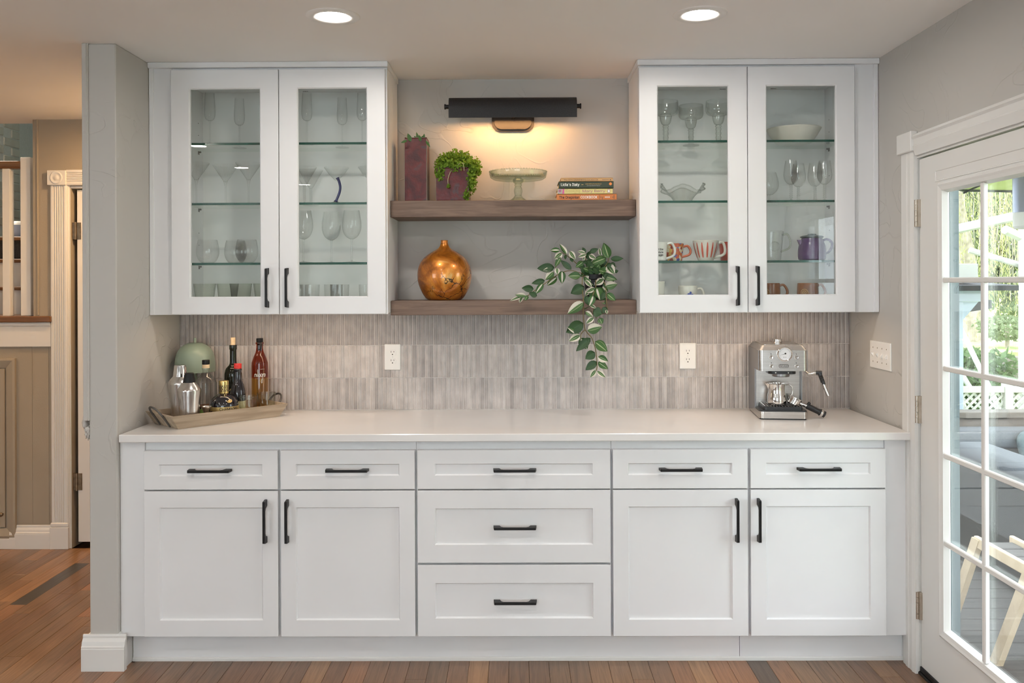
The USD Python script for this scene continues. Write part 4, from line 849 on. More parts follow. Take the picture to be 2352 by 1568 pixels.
# gourd vase
gv = thing('gourd_vase', 'round orange gold-leaf vase with a narrow neck on the lower shelf', 'vase', (atX(1021, 640, YS), YS, ZS2))
mat('gold_leaf', {'t': ('texture_coordinate', {}), 'n': ('noise_texture', {'scale': 8.0, 'detail': 7.0, 'roughness': .65, 'distortion': .9}), 'r': ('rgb_ramp', {'ramp': [(.28, (.10, .03, .006)), (.40, (.36, .11, .012)), (.50, (.62, .20, .022)), (.58, (.72, .29, .04)), (.66, (.78, .50, .19)), (.75, (.40, .14, .02))]}),
    'v': ('voronoi_texture', {'scale': 13.0, 'feature': 'distance_to_edge', 'randomness': .85}), 'n3': ('noise_texture', {'scale': 26.0, 'detail': 3.0}), 'vm': ('vector_math', {'math_type': 'multiply_add', 'vector2': (.05, .05, .05)}), 'c': ('map_range', {'from_min': .006, 'from_max': .024, 'to_min': 1.0, 'to_max': 0.0, 'clamp': True}), 'n4': ('noise_texture', {'scale': 7.0, 'detail': 2.0}), 'k': ('map_range', {'from_min': .45, 'from_max': .54, 'clamp': True}), 'm': ('math', {'math_type': 'multiply'}),
    'x': ('mix', {'color2': (.020, .012, .006)}), 'p': ('principled_bsdf', {'metallic': .55, 'roughness': .34, 'coat_weight': .9, 'coat_roughness': .05})},
    [('t.object', 'n.vector'), ('n.fac', 'r.fac'), ('t.object', 'n3.vector'), ('n3.color', 'vm.vector1'), ('t.object', 'vm.vector3'), ('vm.vector', 'v.vector'), ('v.distance', 'c.value'), ('t.object', 'n4.vector'), ('n4.fac', 'k.value'), ('c.result', 'm.value1'), ('k.result', 'm.value2'), ('r.color', 'x.color1'), ('m.value', 'x.fac'), ('x.color', 'p.base_color')])
gp = spline([(.070, 0), (.086, .012), (.104, .040), (.1185, .080), (.1215, .118), (.114, .155), (.094, .187), (.064, .211), (.035, .228), (.0215, .241), (.0165, .255), (.0155, .264), (.0165, .268)], 5)
part(gv, 'body', lathe([(0, 0)] + [tuple(p) for p in gp] + [(.0145, .2685), (.0125, .262), (.012, .235), (0, .23)], 72), 'gold_leaf', True)

# trailing variegated plant
tp = thing('trailing_plant', 'variegated trailing plant in a black pot hanging over the lower shelf', 'plant', (atX(1366, 650, -.125), -.125, ZS2))
part(tp, 'pot', lathe([(0, 0), (.040, 0), (.047, .088), (.050, .092), (.050, .112), (.045, .112), (.043, .095), (0, .093)], 32), 'black_metal', 30)
part(tp, 'soil', lathe([(.0435, .097), (.02, .103), (0, .104)], 20), 'soil', True)
def vary(name, kind):
    ramps = {'vein': [(0, (.045, .12, .03)), (.44, (.05, .14, .03)), (.475, (.45, .52, .30)), (.525, (.45, .52, .30)), (.56, (.05, .14, .03)), (.80, (.05, .14, .03)), (.84, (.28, .36, .16)), (.88, (.04, .11, .025)), (1, (.04, .11, .025))],
             'white': [(0, (.70, .66, .56)), (.26, (.72, .68, .58)), (.30, (.05, .14, .03)), (.46, (.055, .15, .03)), (.50, (.60, .62, .46)), (.54, (.055, .15, .03)), (.72, (.045, .12, .03)), (.76, (.72, .68, .58)), (1, (.70, .66, .56))],
             'half': [(0, (.70, .66, .56)), (.36, (.72, .68, .58)), (.40, (.07, .17, .04)), (.55, (.05, .14, .03)), (.60, (.38, .45, .25)), (.64, (.04, .12, .025)), (1, (.035, .10, .022))],
             'core': [(0, (.04, .11, .025)), (.30, (.045, .13, .03)), (.37, (.72, .68, .58)), (.56, (.74, .70, .60)), (.60, (.05, .14, .03)), (1, (.04, .11, .025))],
             'dark': [(0, (.028, .075, .025)), (.48, (.035, .09, .03)), (.5, (.09, .16, .07)), (.52, (.035, .09, .03)), (1, (.028, .075, .025))]}[kind]
    mat(name, {'u': ('uvmap', {'attribute': 'st'}), 's': ('separate_xyz', {}), 'r': ('rgb_ramp', {'ramp': ramps}), 'p': ('principled_bsdf', {'roughness': .42}), 't': ('translucent_bsdf', {}), 'x': ('mix_closure', {'fac': .15})},
        [('u.UV', 's.vector'), ('s.y', 'r.fac'), ('r.color', 'p.base_color'), ('r.color', 't.color'), ('p.BSDF', 'x.closure1'), ('t.BSDF', 'x.closure2')], 'x.closure')
VK = {'v': 'core', 'w': 'white', 'h': 'half', 'g': 'vein', 'd': 'dark'}
for k_, v_ in VK.items(): vary('leaf_' + v_, v_)
LEAVES = '''900,380,830,350,62,g 1000,400,930,340,68,d 1060,390,990,370,72,g 900,420,858,472,60,v 1040,440,1085,402,60,d 940,400,880,350,72,d 990,430,1052,472,66,h 870,400,800,330,60,d 1020,380,1090,350,64,g 960,370,1000,300,70,g 910,330,870,270,66,d 1080,330,1130,300,50,d 580,160,480,160,60,v 600,190,525,250,70,w 655,200,580,90,50,h 680,170,745,255,62,w 640,210,640,255,30,d 590,235,530,335,55,g 700,365,590,265,62,d 700,240,715,285,40,d 520,345,345,350,95,d 515,350,405,370,46,w 550,350,555,415,52,w 512,385,430,470,75,h 550,445,445,530,70,v 420,480,285,510,60,d 300,570,180,560,72,d 400,510,325,620,62,v 335,645,255,610,60,d 220,640,110,630,50,h 190,640,55,690,38,w 180,640,155,715,46,w 240,640,210,690,40,g 600,380,605,510,78,v 800,430,670,430,82,g
850,190,770,170,42,w 860,205,775,230,42,w 850,185,820,130,40,d 840,215,830,270,30,w 900,180,985,145,52,d 890,210,965,250,52,w 1010,215,1000,135,42,w 1100,240,1045,85,98,g 1120,255,1250,245,62,d 1070,240,920,300,92,g 830,280,750,340,62,g 900,300,820,280,50,d 880,330,990,360,82,g 1080,315,1160,410,95,w 1160,390,1200,375,42,d 1000,420,1185,470,82,g 800,370,950,430,62,d 840,440,950,530,92,h 845,480,920,550,56,w 1040,465,955,525,72,w 1060,545,1190,515,88,h 950,560,865,605,56,w 970,560,1010,685,95,v 1060,600,1015,690,52,d 835,545,700,615,110,d 1079,620,1170,690,72,g 930,640,895,750,78,v 861,640,880,740,62,d 832,710,665,830,98,h 900,740,965,770,34,w 935,810,1030,830,105,d 850,810,930,860,50,h 1070,760,1040,830,60,d 1075,790,1080,835,30,w
940,870,860,935,58,w 1000,880,1030,940,62,g 825,930,650,1030,125,d 780,1045,660,970,46,h 875,1010,1025,965,105,h 795,1060,680,1120,76,w 800,1090,870,1205,95,v 905,1090,755,1225,82,d 950,1130,1085,1225,108,g 946,1240,855,1310,92,d 985,1290,1090,1335,72,h 970,1340,855,1425,82,d 985,1345,1090,1415,66,g 960,1430,905,1505,62,w 975,1440,1065,1505,56,w
870,250,900,170,60,d 930,380,870,450,70,g 1000,330,1060,400,70,d 920,250,860,330,60,g 1020,290,1110,330,66,d 960,480,1040,560,70,d 900,600,960,680,60,d 1000,700,940,790,60,d 780,300,850,370,60,d 1130,290,1165,330,40,d 880,380,800,440,66,g 1010,520,1090,600,70,v 930,480,870,560,66,g 960,300,1010,390,72,g 1090,430,1150,520,64,d 1000,640,1060,730,66,g 910,560,850,640,60,w 870,330,940,250,62,v 1050,330,990,240,64,g 980,430,920,350,70,d 1040,600,970,560,62,h 900,700,840,780,58,g 1110,360,1180,330,52,v 940,420,1010,480,66,h'''.split()
def vdepth(zx, zy):                                                  # pot in the middle of the shelf; trails come forward over its edge
    a = -.155 - .06*min(1, max(0, (zy - 430)/170)) - .052*min(1, max(0, (zy - 560)/80))
    if zx < 620: a = min(a, -.155 - .065*min(1, (620 - zx)/250)) - (.045 if zy > 590 else 0)
    return max(a, -.272)
for i, s_ in enumerate(LEAVES):
    bx, by, tx, ty, w, k_ = s_.split(','); bx, by, tx, ty, w = map(float, (bx, by, tx, ty, w))
    back = i >= len(LEAVES) - 24
    y0 = vdepth(bx, by) + (.035 if back else -.012*rng.random()); y1 = min(y0 - .004 - .012*rng.random(), -.256 if ty > 640 else 0)
    p, q = at(1160 + bx/4.613, 540 + by/4.613, y0), at(1160 + tx/4.613, 540 + ty/4.613, y1)
    L = float(np.linalg.norm(q - p)); W = w/4.613/2004*3.86*1.06
    m, uv = leaf_mesh(L*1.02, W, droop=.06 + .06*rng.random(), fold=.16)
    if rng.random() < .5: uv[:, 1] = 1 - uv[:, 1]
    part(tp, 'leaf', orient(m, p, q - p, (rng.uniform(-.35, .35), -1, rng.uniform(.0, .5))), 'leaf_' + VK[k_], True, world=True, uv=uv)
plain('vine_stem', (.20, .15, .055), .6)
for pts in ([(880, 430), (825, 440), (818, 560), (832, 700), (828, 830), (850, 1000), (920, 1090), (960, 1220), (975, 1370), (968, 1435)], [(880, 420), (800, 400), (700, 375), (600, 395), (540, 430), (440, 500), (310, 590), (240, 640), (190, 640)], [(850, 400), (740, 285), (640, 205), (590, 180)], [(1000, 420), (1060, 520), (1072, 650), (1082, 770)], [(960, 400), (960, 560), (930, 640), (940, 800), (970, 880)], [(1000, 400), (1080, 300), (1100, 240)], [(850, 1000), (810, 1040), (800, 1090)], [(600, 180), (560, 300), (530, 345)], [(940, 400), (860, 290), (850, 190)]):
    P = spline([at(1160 + a/4.613, 540 + b_/4.613, vdepth(a, b_) + .003) for a, b_ in pts], 5)
    P[:, 2] = np.maximum(P[:, 2], np.where(P[:, 1] > -.254, ZS2 + .003, -9))
    part(tp, 'stem', tube(P, .0019, 6), 'vine_stem', True, world=True)

# ================================================================ in the glass cabinets
def lath_parts(t, parts_, n=40):
    for nm, prof, mt in parts_: part(t, nm, lathe(prof, n), mt, True)
def glassware(name, label, cat_, px, y, z, parts_, group=None, n=40, py=None):
    zz = py or 450
    t = thing(name, label, cat_, (atX(px, zz, y), y, z + .0004), group=group); lath_parts(t, parts_, n); return t
def arc(*pts): return [tuple(p) for p in spline(pts, 5)]
G = 'drinking_glass'
FOOT = lambda r, zt=.006: [(0, .0), (r, 0), (r, .0012), (r*.5, .003), (.004, zt), (.0032, zt + .006)]
def flute(px, y, label, first=[None]):
    if first[0] is None:
        first[0] = glassware('champagne_flute', label, 'flute', px, y, SHELF[0], [('foot', FOOT(.031), G), ('stem', arc((.0032, .012), (.0028, .05), (.003, .09), (.0055, .105)), G), ('bowl', arc((.0012, .103), (.010, .1045), (.019, .113), (.0235, .135), (.0225, .175), (.0195, .226)), G)], 'flutes on the top shelf', 32, 300)
        return
    dup(first[0], (atX(px, 300, y), y, SHELF[0] + .0004), label)
for px, y, l in ((482, -.215, 'first'), (550, -.10, 'second'), (705, -.20, 'third'), (786, -.10, 'fourth'), (832, -.20, 'fifth and rightmost')): flute(px, y, f'{l} clear champagne flute from the left on the top shelf')
mg = []
def martini(px, y, l):
    if not mg:
        mg.append(glassware('martini_glass', l, 'martini glass', px, y, SHELF[1], [('foot', FOOT(.036), G), ('stem', arc((.0033, .012), (.003, .05), (.0034, .085), (.007, .103), (.010, .112)), G), ('bowl', [(.0012, .108), (.008, .111), (.013, .118), (.034, .149), (.056, .183), (.0565, .185)], G)], 'martini glasses on the second shelf', 40, 420))
    else: dup(mg[0], (atX(px, 420, y), y, SHELF[1] + .0004), l)
for px, y, l in ((451, -.175, 'leftmost'), (518, -.10, 'middle'), (571, -.165, 'rightmost')): martini(px, y, f'{l} plain martini glass on the second shelf, left door')
def beads(z0, z1, r, n, amp=.0016): return [(r + amp*(0.5 - .5*math.cos(2*PI*i/6)), z0 + (z1 - z0)*i/(6*n)) for i in range(6*n + 1)]
bm = glassware('cocktail_glass', 'cocktail glass with a beaded stem, in front, left edge of the second door', 'cocktail glass', 699, -.19, SHELF[1], [('foot', FOOT(.036), G), ('stem', beads(.012, .080, .0034, 8, .0042), G), ('bowl', [(.0012, .078), (.007, .080), (.013, .088), (.032, .122), (.054, .160), (.0545, .162)], G)], None, 40, 420)
dup(bm, (atX(714, 420, -.085), -.085, SHELF[1] + .0004), 'cocktail glass with a beaded stem, behind the one at the left edge')
def blue_stem(px, y, label):
    t = thing('blue_stem_glass', label, 'martini glass', (atX(px, 430, y), y, SHELF[1] + .0004))
    part(t, 'foot', lathe([(0, 0), (.036, 0), (.036, .0012), (.018, .004), (.008, .008), (0, .0085)], 36), 'smoke_glass', True)
    part(t, 'stem', tube(spline([(.0, 0, .006), (.006, 0, .020), (.017, 0, .048), (.020, 0, .072), (.015, 0, .096), (.008, 0, .112)], 6), np.interp(np.linspace(0, 1, 31), [0, .12, .5, .9, 1], [.010, .0055, .0055, .006, .0085]), 12), 'cobalt_glass', True, label='cobalt blue curved stem')
    part(t, 'bowl', move(lathe([(.0012, .098), (.008, .101), (.034, .128), (.054, .156), (.0545, .158)], 40), (.004, 0, 0)), G, True)
    return t
blue_stem(771, -.205, 'martini glass with a curved cobalt blue stem, fully in view')
blue_stem(849, -.205, 'cobalt blue stemmed martini glass half hidden at the right edge of the second door')
sg = []
for px, y, l in ((477, -.20, 'leftmost'), (541, -.115, 'middle, half overlapped'), (567, -.205, 'rightmost')):
    lab = f'{l} stemless wine glass on the third shelf'
    if not sg: sg.append(glassware('stemless_glass', lab, 'wine glass', px, y, SHELF[2], [('bowl', arc((0, .0), (.022, .0005), (.036, .010), (.0465, .032), (.0485, .055), (.0445, .085), (.040, .103)), G)], 'stemless glasses on the third shelf', 40, 580))
    else: dup(sg[0], (atX(px, 580, y), y, SHELF[2] + .0004), lab)
wg = []
for px, y, l in ((697, -.205, 'left'), (761, -.115, 'middle'), (808, -.205, 'right')):
    lab = f'{l} tall wine glass of three on the third shelf'
    if not wg: wg.append(glassware('wine_glass', lab, 'wine glass', px, y, SHELF[2], [('foot', FOOT(.040), G), ('stem', arc((.0045, .012), (.0034, .05), (.0034, .085), (.0052, .104)), G), ('bowl', arc((.0012, .102), (.012, .104), (.030, .119), (.0405, .146), (.0415, .175), (.0375, .205), (.0335, .230)), G)], 'wine glasses on the third shelf', 40, 560))
    else: dup(wg[0], (atX(px, 560, y), y, SHELF[2] + .0004), lab)
tg = []
for px, y, l in ((470, -.19, 'leftmost'), (523, -.13, 'second'), (553, -.20, 'third'), (607, -.16, 'rightmost, half hidden')):
    lab = f'{l} smoky tapered tumbler at the bottom of the first glass door'
    if not tg: tg.append(glassware('tapered_tumbler', lab, 'tumbler', px, y, CF, [('wall', [(0, .0005), (.034, .0005), (.0355, .003), (.0475, .1045), (.0478, .106)], 'smoke_glass')], 'smoky tumblers on the cabinet floor', 40, 660))
    else: dup(tg[0], (atX(px, 660, y), y, CF + .0004), lab)
ug = []
for px, y, l in ((712, -.205, 'front left'), (690, -.11, 'back left'), (780, -.205, 'front middle'), (766, -.105, 'back middle'), (846, -.20, 'right')):
    lab = f'{l} straight clear tumbler at the bottom of the second glass door'
    if not ug: ug.append(glassware('straight_tumbler', lab, 'tumbler', px, y, CF, [('wall', [(0, .0005), (.036, .0005), (.038, .003), (.0415, .099), (.0417, .1005)], G)], 'clear tumblers on the cabinet floor', 40, 665))
    else: dup(ug[0], (atX(px, 665, y), y, CF + .0004), lab)
# right cabinet
mz = []
for px, y, l in ((1529, -.195, 'left'), (1587, -.10, 'middle'), (1650, -.195, 'right')):
    lab = f'{l} margarita glass of three on the top shelf'
    if not mz: mz.append(glassware('margarita_glass', lab, 'margarita glass', px, y, SHELF[0], [('foot', [(0, 0), (.037, 0), (.037, .002), (.018, .005), (.0125, .008)], 'pressed_glass'), ('stem', [(.0125, .008)] + beads(.012, .066, .0105, 3, .0022) + [(.0135, .068), (.0135, .073), (.010, .076)], 'pressed_glass'), ('bowl', arc((.001, .075), (.014, .078), (.022, .090), (.0265, .112), (.0275, .118), (.046, .123), (.0545, .136), (.055, .160), (.054, .182)), 'pressed_glass')], 'margarita glasses on the top shelf', 40, 280))
    else: dup(mz[0], (atX(px, 280, y), y, SHELF[0] + .0004), lab)
mottled('cream_china', (.70, .68, .60), (.73, .71, .63), 8, .25)
glassware('serving_bowl', 'shallow off-white serving bowl alone on the top shelf', 'bowl', 1823, -.140, SHELF[0], [('bowl_body', [(0, 0), (.070, 0), (.078, .004), (.100, .034), (.1165, .062), (.118, .066), (.114, .066), (.096, .036), (.074, .010), (0, .008)], 'cream_china')], None, 56, 300)
fd = thing('fluted_dish', 'wavy fluted glass dish with a ruffled rim on the second shelf', 'dish', (atX(1568, 450, -.15), -.15, SHELF[1] + .0006))
V, F = [], []; nA, nR = 96, 12
for j in range(nR + 1):
    t = j/nR; r0 = .040 + .062*t**1.35; z0 = .004 + .060*t
    for i in range(nA):
        a = 2*PI*i/nA + .9*t; r = r0*(1 + .05*math.cos(18*a)*t**.5) ; zz = z0 + .016*t*t*math.cos(4*a + .5) + .006*t*math.cos(2*a)
        r *= 1 + .10*t*math.cos(4*a + .5)*-1; V.append((r*math.cos(a), r*math.sin(a)*.85, max(zz, .001)))
for j in range(nR):
    for i in range(nA):
        a, b_ = j*nA + i, j*nA + (i + 1) % nA; F += [(a, b_, b_ + nA), (a, b_ + nA, a + nA)]
part(fd, 'fluted_wall', trimesh.Trimesh(np.array(V), np.array(F), process=False), 'pressed_glass', True)
part(fd, 'base', lathe([(0, 0), (.040, 0), (.042, .004), (.038, .006), (0, .006)], 40), 'pressed_glass', 30)
part(fd, 'rim', tube(np.array(V[nR*nA:] + [V[nR*nA]]), .0022, 6, False), 'pressed_glass', True)
sn = glassware('snifter', 'short-stemmed brandy snifter at the left edge of the fourth glass door', 'brandy glass', 1766, -.17, SHELF[1], [('foot', FOOT(.034, .007), G), ('stem', arc((.004, .013), (.0042, .022), (.007, .032)), G), ('bowl', arc((.0012, .030), (.018, .033), (.037, .052), (.0425, .075), (.038, .105), (.030, .130)), G)], 'snifters on the second shelf', 40, 430)
dup(sn, (atX(1698, 430, -.17), -.17, SHELF[1] + .0004), 'brandy snifter mostly hidden behind the post between the right doors')
bw_ = []
for px, y, l in ((1817, -.20, 'left front'), (1834, -.10, 'left back'), (1872, -.12, 'right back'), (1894, -.20, 'right front')):
    lab = f'{l} wine glass with a beaded stem on the second shelf'
    if not bw_: bw_.append(glassware('beaded_wine_glass', lab, 'wine glass', px, y, SHELF[1], [('foot', FOOT(.032), G), ('stem', beads(.012, .075, .0036, 7, .0046), G), ('bowl', arc((.0012, .073), (.014, .076), (.027, .092), (.032, .115), (.028, .150), (.024, .178)), G)], 'beaded wine glasses on the second shelf', 40, 430))
    else: dup(bw_[0], (atX(px, 430, y), y, SHELF[1] + .0004), lab)
def mug(name, label, px, py, y, z, r0, r1, h, matn, hmat=None, hw=.032, hz=(.25, .82), ang=0.0, htk=.0055, belly=0.0, thin=False):
    t = thing(name, label, 'mug', (atX(px, py, y), y, z + .0004), rotz=ang)
    R = lambda q: r0 + (r1 - r0)*q + belly*math.sin(PI*q)
    prof = [(0, 0), (r0 - .004, 0), (r0, .004)] + [(R(q), .004 + (h - .006)*q) for q in np.linspace(.1, 1, 9)] + [(R(1) - .0015, h), (R(1) - .004, h - .001)] + [(R(q) - .004, .006 + (h - .008)*q) for q in np.linspace(.95, .05, 7)] + [(0, .006)]
    if thin: prof = prof[:14]
    part(t, 'cup', lathe(prof, 48), matn, 40)
    a, b_ = hz[0]*h, hz[1]*h; q = R((hz[0] + hz[1])/2)
    part(t, 'handle', tube(spline([(R(hz[1]) - .003, 0, b_), (R(hz[1]) + hw*.55, 0, b_ + .003), (q + hw, 0, (a + b_)/2 + .006), (q + hw*.8, 0, a + (b_ - a)*.22), (R(hz[0]) - .003, 0, a)], 7), htk, 10), hmat or matn, True)
    return t
plain('white_china', (.74, .73, .69), .2); plain('red_china', (.50, .07, .05), .25); plain('orange_china', (.66, .16, .07), .22)
YM = -.19
tm = mug('text_mug', 'white mug with small black lettering at the left edge of the third shelf', 1511, 575, YM, SHELF[2], .036, .042, .083, 'white_china', hw=.036, hz=(.12, .9))
for k, s_ in enumerate(('Let the', 'adventure', 'begin')):
    m = text(s_, .0080, .0006, True); m = rot(m, PI/2, (1, 0, 0)); w = m.bounds[1][0]; m = move(m, (.0182 - w, 0, .047 - .0125*k)); part(tm, 'lettering', wrap(m, .0392 + .0008*(2 - k) - .0003), 'ink_black')
mat('floral', {'t': ('texture_coordinate', {}), 'v': ('voronoi_texture', {'scale': 75.0}), 's': ('separate_color', {}), 'r': ('rgb_ramp', {'interpolate': False, 'ramp': [(0, (.55, .12, .03)), (.28, (.70, .24, .05)), (.45, (.75, .48, .12)), (.58, (.50, .08, .03)), (.72, (.70, .62, .42)), (.84, (.08, .11, .38)), (.93, (.30, .05, .03))]}), 'p': ('principled_bsdf', {'roughness': .2})}, [('t.object', 'v.vector'), ('v.color', 's.color'), ('s.r', 'r.fac'), ('r.color', 'p.base_color')])
mug('floral_mug', 'orange mug with a colourful floral pattern behind the white lettered mug', 1548, 575, -.115, SHELF[2], .036, .044, .080, 'floral', 'orange_china', .034)
sm = mug('striped_mug', 'large cream mug with red vertical stripes on the third shelf', 1621, 575, YM, SHELF[2], .034, .057, .090, 'cream_china', hw=.036, hz=(.15, .86), belly=.003, htk=.0062)
SB = lambda q: .034 + .023*q + .003*math.sin(PI*q)
for k in range(14):
    a = 2*PI*(k + .35)/14; V, F = [], []
    for i in range(9):
        q = .12 + .78*i/8; hwid = .0042*math.sin(PI*(.12 + .80*i/8))**.7/SB(q)
        for s_ in (-1, 1): V.append(((SB(q) + .0004)*math.cos(a + s_*hwid), (SB(q) + .0004)*math.sin(a + s_*hwid), .004 + .084*q))
        if i: o = 2*i; F += [(o - 2, o - 1, o + 1), (o - 2, o + 1, o)]
    part(sm, 'stripe', trimesh.Trimesh(np.array(V), np.array(F), process=False), 'stripe_red', True)
plain('stripe_red', (.60, .12, .07), .25)
mug('red_mug', 'plain red mug half hidden behind the striped mug', 1676, 580, -.105, SHELF[2], .040, .048, .086, 'red_china', ang=.6)
gm = mug('glass_mug', 'tall clear glass mug on the third shelf of the fourth door', 1770, 570, YM, SHELF[2], .044, .056, .128, 'drinking_glass', 'smoke_glass', .036, (.30, .88), htk=.004, thin=True)
part(gm, 'etched_ring', move(rot(lathe([(.018, 0), (.020, .0006), (.023, 0)], 32), PI/2, (1, 0, 0)), (.004, -.0505, .060)), 'pressed_glass')
tpo = thing('teapot', 'purple teapot with a grey lid on the third shelf', 'teapot', (atX(1865, 575, -.17), -.17, SHELF[2] + .0004))
mottled('purple_glaze', (.085, .040, .115), (.12, .06, .155), 30, .22)
part(tpo, 'body', lathe([(0, 0), (.050, 0), (.058, .006)] + arc((.060, .02), (.059, .05), (.054, .075), (.047, .090), (.044, .098)) + [(.040, .098), (0, .092)], 48), 'purple_glaze', 40)
part(tpo, 'spout', trimesh.convex.convex_hull(np.array([(-.050, s_*.014, z) for s_ in (-1, 1) for z in (.060, .092)] + [(-.066, s_*.004, .092) for s_ in (-1, 1)] + [(-.060, 0, .080)])), 'purple_glaze', 40)
part(tpo, 'handle', tube(spline([(.044, 0, .086), (.066, 0, .094), (.086, 0, .082), (.088, 0, .062), (.076, 0, .040), (.057, 0, .030)], 6), .0055, 10), 'purple_glaze', True)
plain('lid_grey', (.10, .12, .12), .3)
part(tpo, 'lid', lathe([(0, .098), (.042, .098), (.050, .103), (.050, .106), (.040, .110), (.020, .113), (.016, .118), (0, .119)], 40), 'lid_grey', 40)
mug('cream_mug', 'tall cream mug cut off by the frame, at the bottom left of the third door', 1503, 670, YM, CF, .040, .046, .108, 'cream_china', ang=2.2)
fm = mug('blue_flower_mug', 'cream mug with blue flowers at the bottom of the third glass door', 1580, 675, YM, CF, .037, .042, .088, 'cream_china', hw=.030)
for (a, z, r) in ((-.35, .040, .010), (-.10, .050, .006), (.02, .046, .009), (.10, .058, .005), (.18, .042, .008), (.30, .048, .005)):
    m = move(ex_y(Point(0, 0).buffer(r, 5), -.0008, 0), (a*.040, 0, z)); part(fm, 'flower', wrap(m, .0402), 'ink_blue')
mottled('brown_glaze', (.20, .075, .028), (.30, .12, .045), 18, .22)
plain('tan_slip', (.42, .25, .10), .3)
bmg = mug('brown_mug', 'brown stoneware mug with ring pattern, left of two at the bottom of the fourth door', 1768, 670, YM, CF, .041, .043, .098, 'brown_glaze', hw=.032, belly=.003, hz=(.3, .88))
def ringset(t):
    for (a, z, s_) in ((-.028, .056, 1.0), (.016, .040, .62)):
        for q, mt in ((.017, 'tan_slip'), (.0125, 'brown_glaze'), (.010, 'tan_slip'), (.0055, 'brown_glaze'), (.0035, 'tan_slip')):
            m = move(ex_y(Point(0, 0).buffer(q*s_, 12), -.0009 + q*.02, 0), (a, 0, z)); part(t, 'ring_motif', wrap(m, .0452), mt)
ringset(bmg)
b2 = mug('brown_mug', 'brown stoneware mug with ring pattern, right of two at the bottom of the fourth door', 1855, 670, YM, CF, .041, .043, .098, 'brown_glaze', hw=.032, belly=.003, hz=(.3, .88)); ringset(b2)

# ================================================================ the drinks tray at the left end of the counter
ZC = .917
TA = np.array([-1.354, -.53]); TE = np.array([.6894, .7244]); TN = np.array([-.7244, .6894]); TR = math.atan2(TE[1], TE[0])
tray = thing('serving_tray', 'pale wooden serving tray with iron loop handles holding bottles', 'tray', (*TA, ZC + .0005), rotz=TR)
TL, TW_, TH = .462, .215, .055
def flare(t, ex, ey): return (-ex*t, TL + ex*t, -ey*t, TW_ + ey*t)
def quadring(rr):                                                    # rectangles (x0, x1, y0, y1, z)
    V, F = [], []
    for x0, x1, y0, y1, z in rr: V += [(x0, y0, z), (x1, y0, z), (x1, y1, z), (x0, y1, z)]
    for i in range(len(rr) - 1):
        for k in range(4):
            a, b_ = 4*i + k, 4*i + (k + 1) % 4; F += [(a, b_, b_ + 4), (a, b_ + 4, a + 4)]
    o = 4*(len(rr) - 1); F += [(0, 2, 1), (0, 3, 2), (o, o + 1, o + 2), (o, o + 2, o + 3)]
    return trimesh.Trimesh(np.array(V), np.array(F), process=False)
q0, q1 = flare(0, .034, .014), flare(1, .034, .014); w = .010
part(tray, 'tray_body', quadring([(*q0, 0), (*q1, TH), (q1[0] + w*1.3, q1[1] - w*1.3, q1[2] + w, q1[3] - w, TH), (q0[0] + w*1.1, q0[1] - w*1.1, q0[2] + w, q0[3] - w, .009)]), 'tray_wood')
for s_, x0 in ((-1, 0), (1, TL)):
    for_ = []
    yy = (.062, .153)
    P = [(x0 + s_*.004, yy[0], .004), (x0 + s_*.022, yy[0], .030), (x0 + s_*.042, yy[0] + .002, .058), (x0 + s_*.056, yy[0] + .016, .078), (x0 + s_*.063, (yy[0] + yy[1])/2, .086), (x0 + s_*.056, yy[1] - .016, .078), (x0 + s_*.042, yy[1] - .002, .058), (x0 + s_*.022, yy[1], .030), (x0 + s_*.004, yy[1], .004)]
    part(tray, 'loop_handle', tube(spline(P, 6), .0044, 8), 'dark_iron', True)
plain('dark_iron', (.13, .12, .11), .5, .7)
ZT = ZC + .0100
def bottle(name, label, x, y, parts_, cat_='bottle', rotz=0.0, n=48):
    t = thing(name, label, cat_, (x, y, ZT), rotz=rotz); lath_parts(t, parts_, n); return t
TOCAM = lambda x, y: math.atan2(CX - x, DCAM + y)   # turn towards the camera
# shakers
bottle('cocktail_shaker', 'larger steel cocktail shaker with a steel cap at the back left of the tray', -1.410, -.362, [('body', [(0, 0), (.033, 0), (.035, .004)] + arc((.0365, .02), (.042, .09), (.0475, .145), (.0485, .157)) + [(.047, .163)], 'steel'), ('shoulder', arc((.047, .163), (.042, .172), (.034, .181), (.029, .186)), 'steel'), ('cap', [(.0295, .184), (.0285, .188), (.0240, .232), (.022, .2345), (0, .235)], 'chrome')], 'shaker')
bottle('cocktail_shaker', 'steel cocktail shaker with a black cap at the front left of the tray', -1.340, -.446, [('body', [(0, 0), (.036, 0), (.038, .004)] + arc((.0390, .02), (.0430, .08), (.0468, .130), (.0460, .142), (.037, .156), (.0235, .172)), 'steel'), ('cap', [(.0245, .169), (.0250, .173), (.0185, .206), (.0165, .210), (0, .2105)], 'black_metal')], 'shaker')
jg = bottle('jigger', 'small steel jigger cup at the front of the tray', -1.281, -.414, [('lower_cup', [(.014, 0), (.0145, .002), (.006, .030), (.006, .032)], 'steel'), ('upper_cup', [(0, .034), (.006, .032), (.012, .042), (.021, .066), (.0215, .067), (.0205, .066), (.011, .043), (0, .036)], 'steel')], 'jigger', n=32)
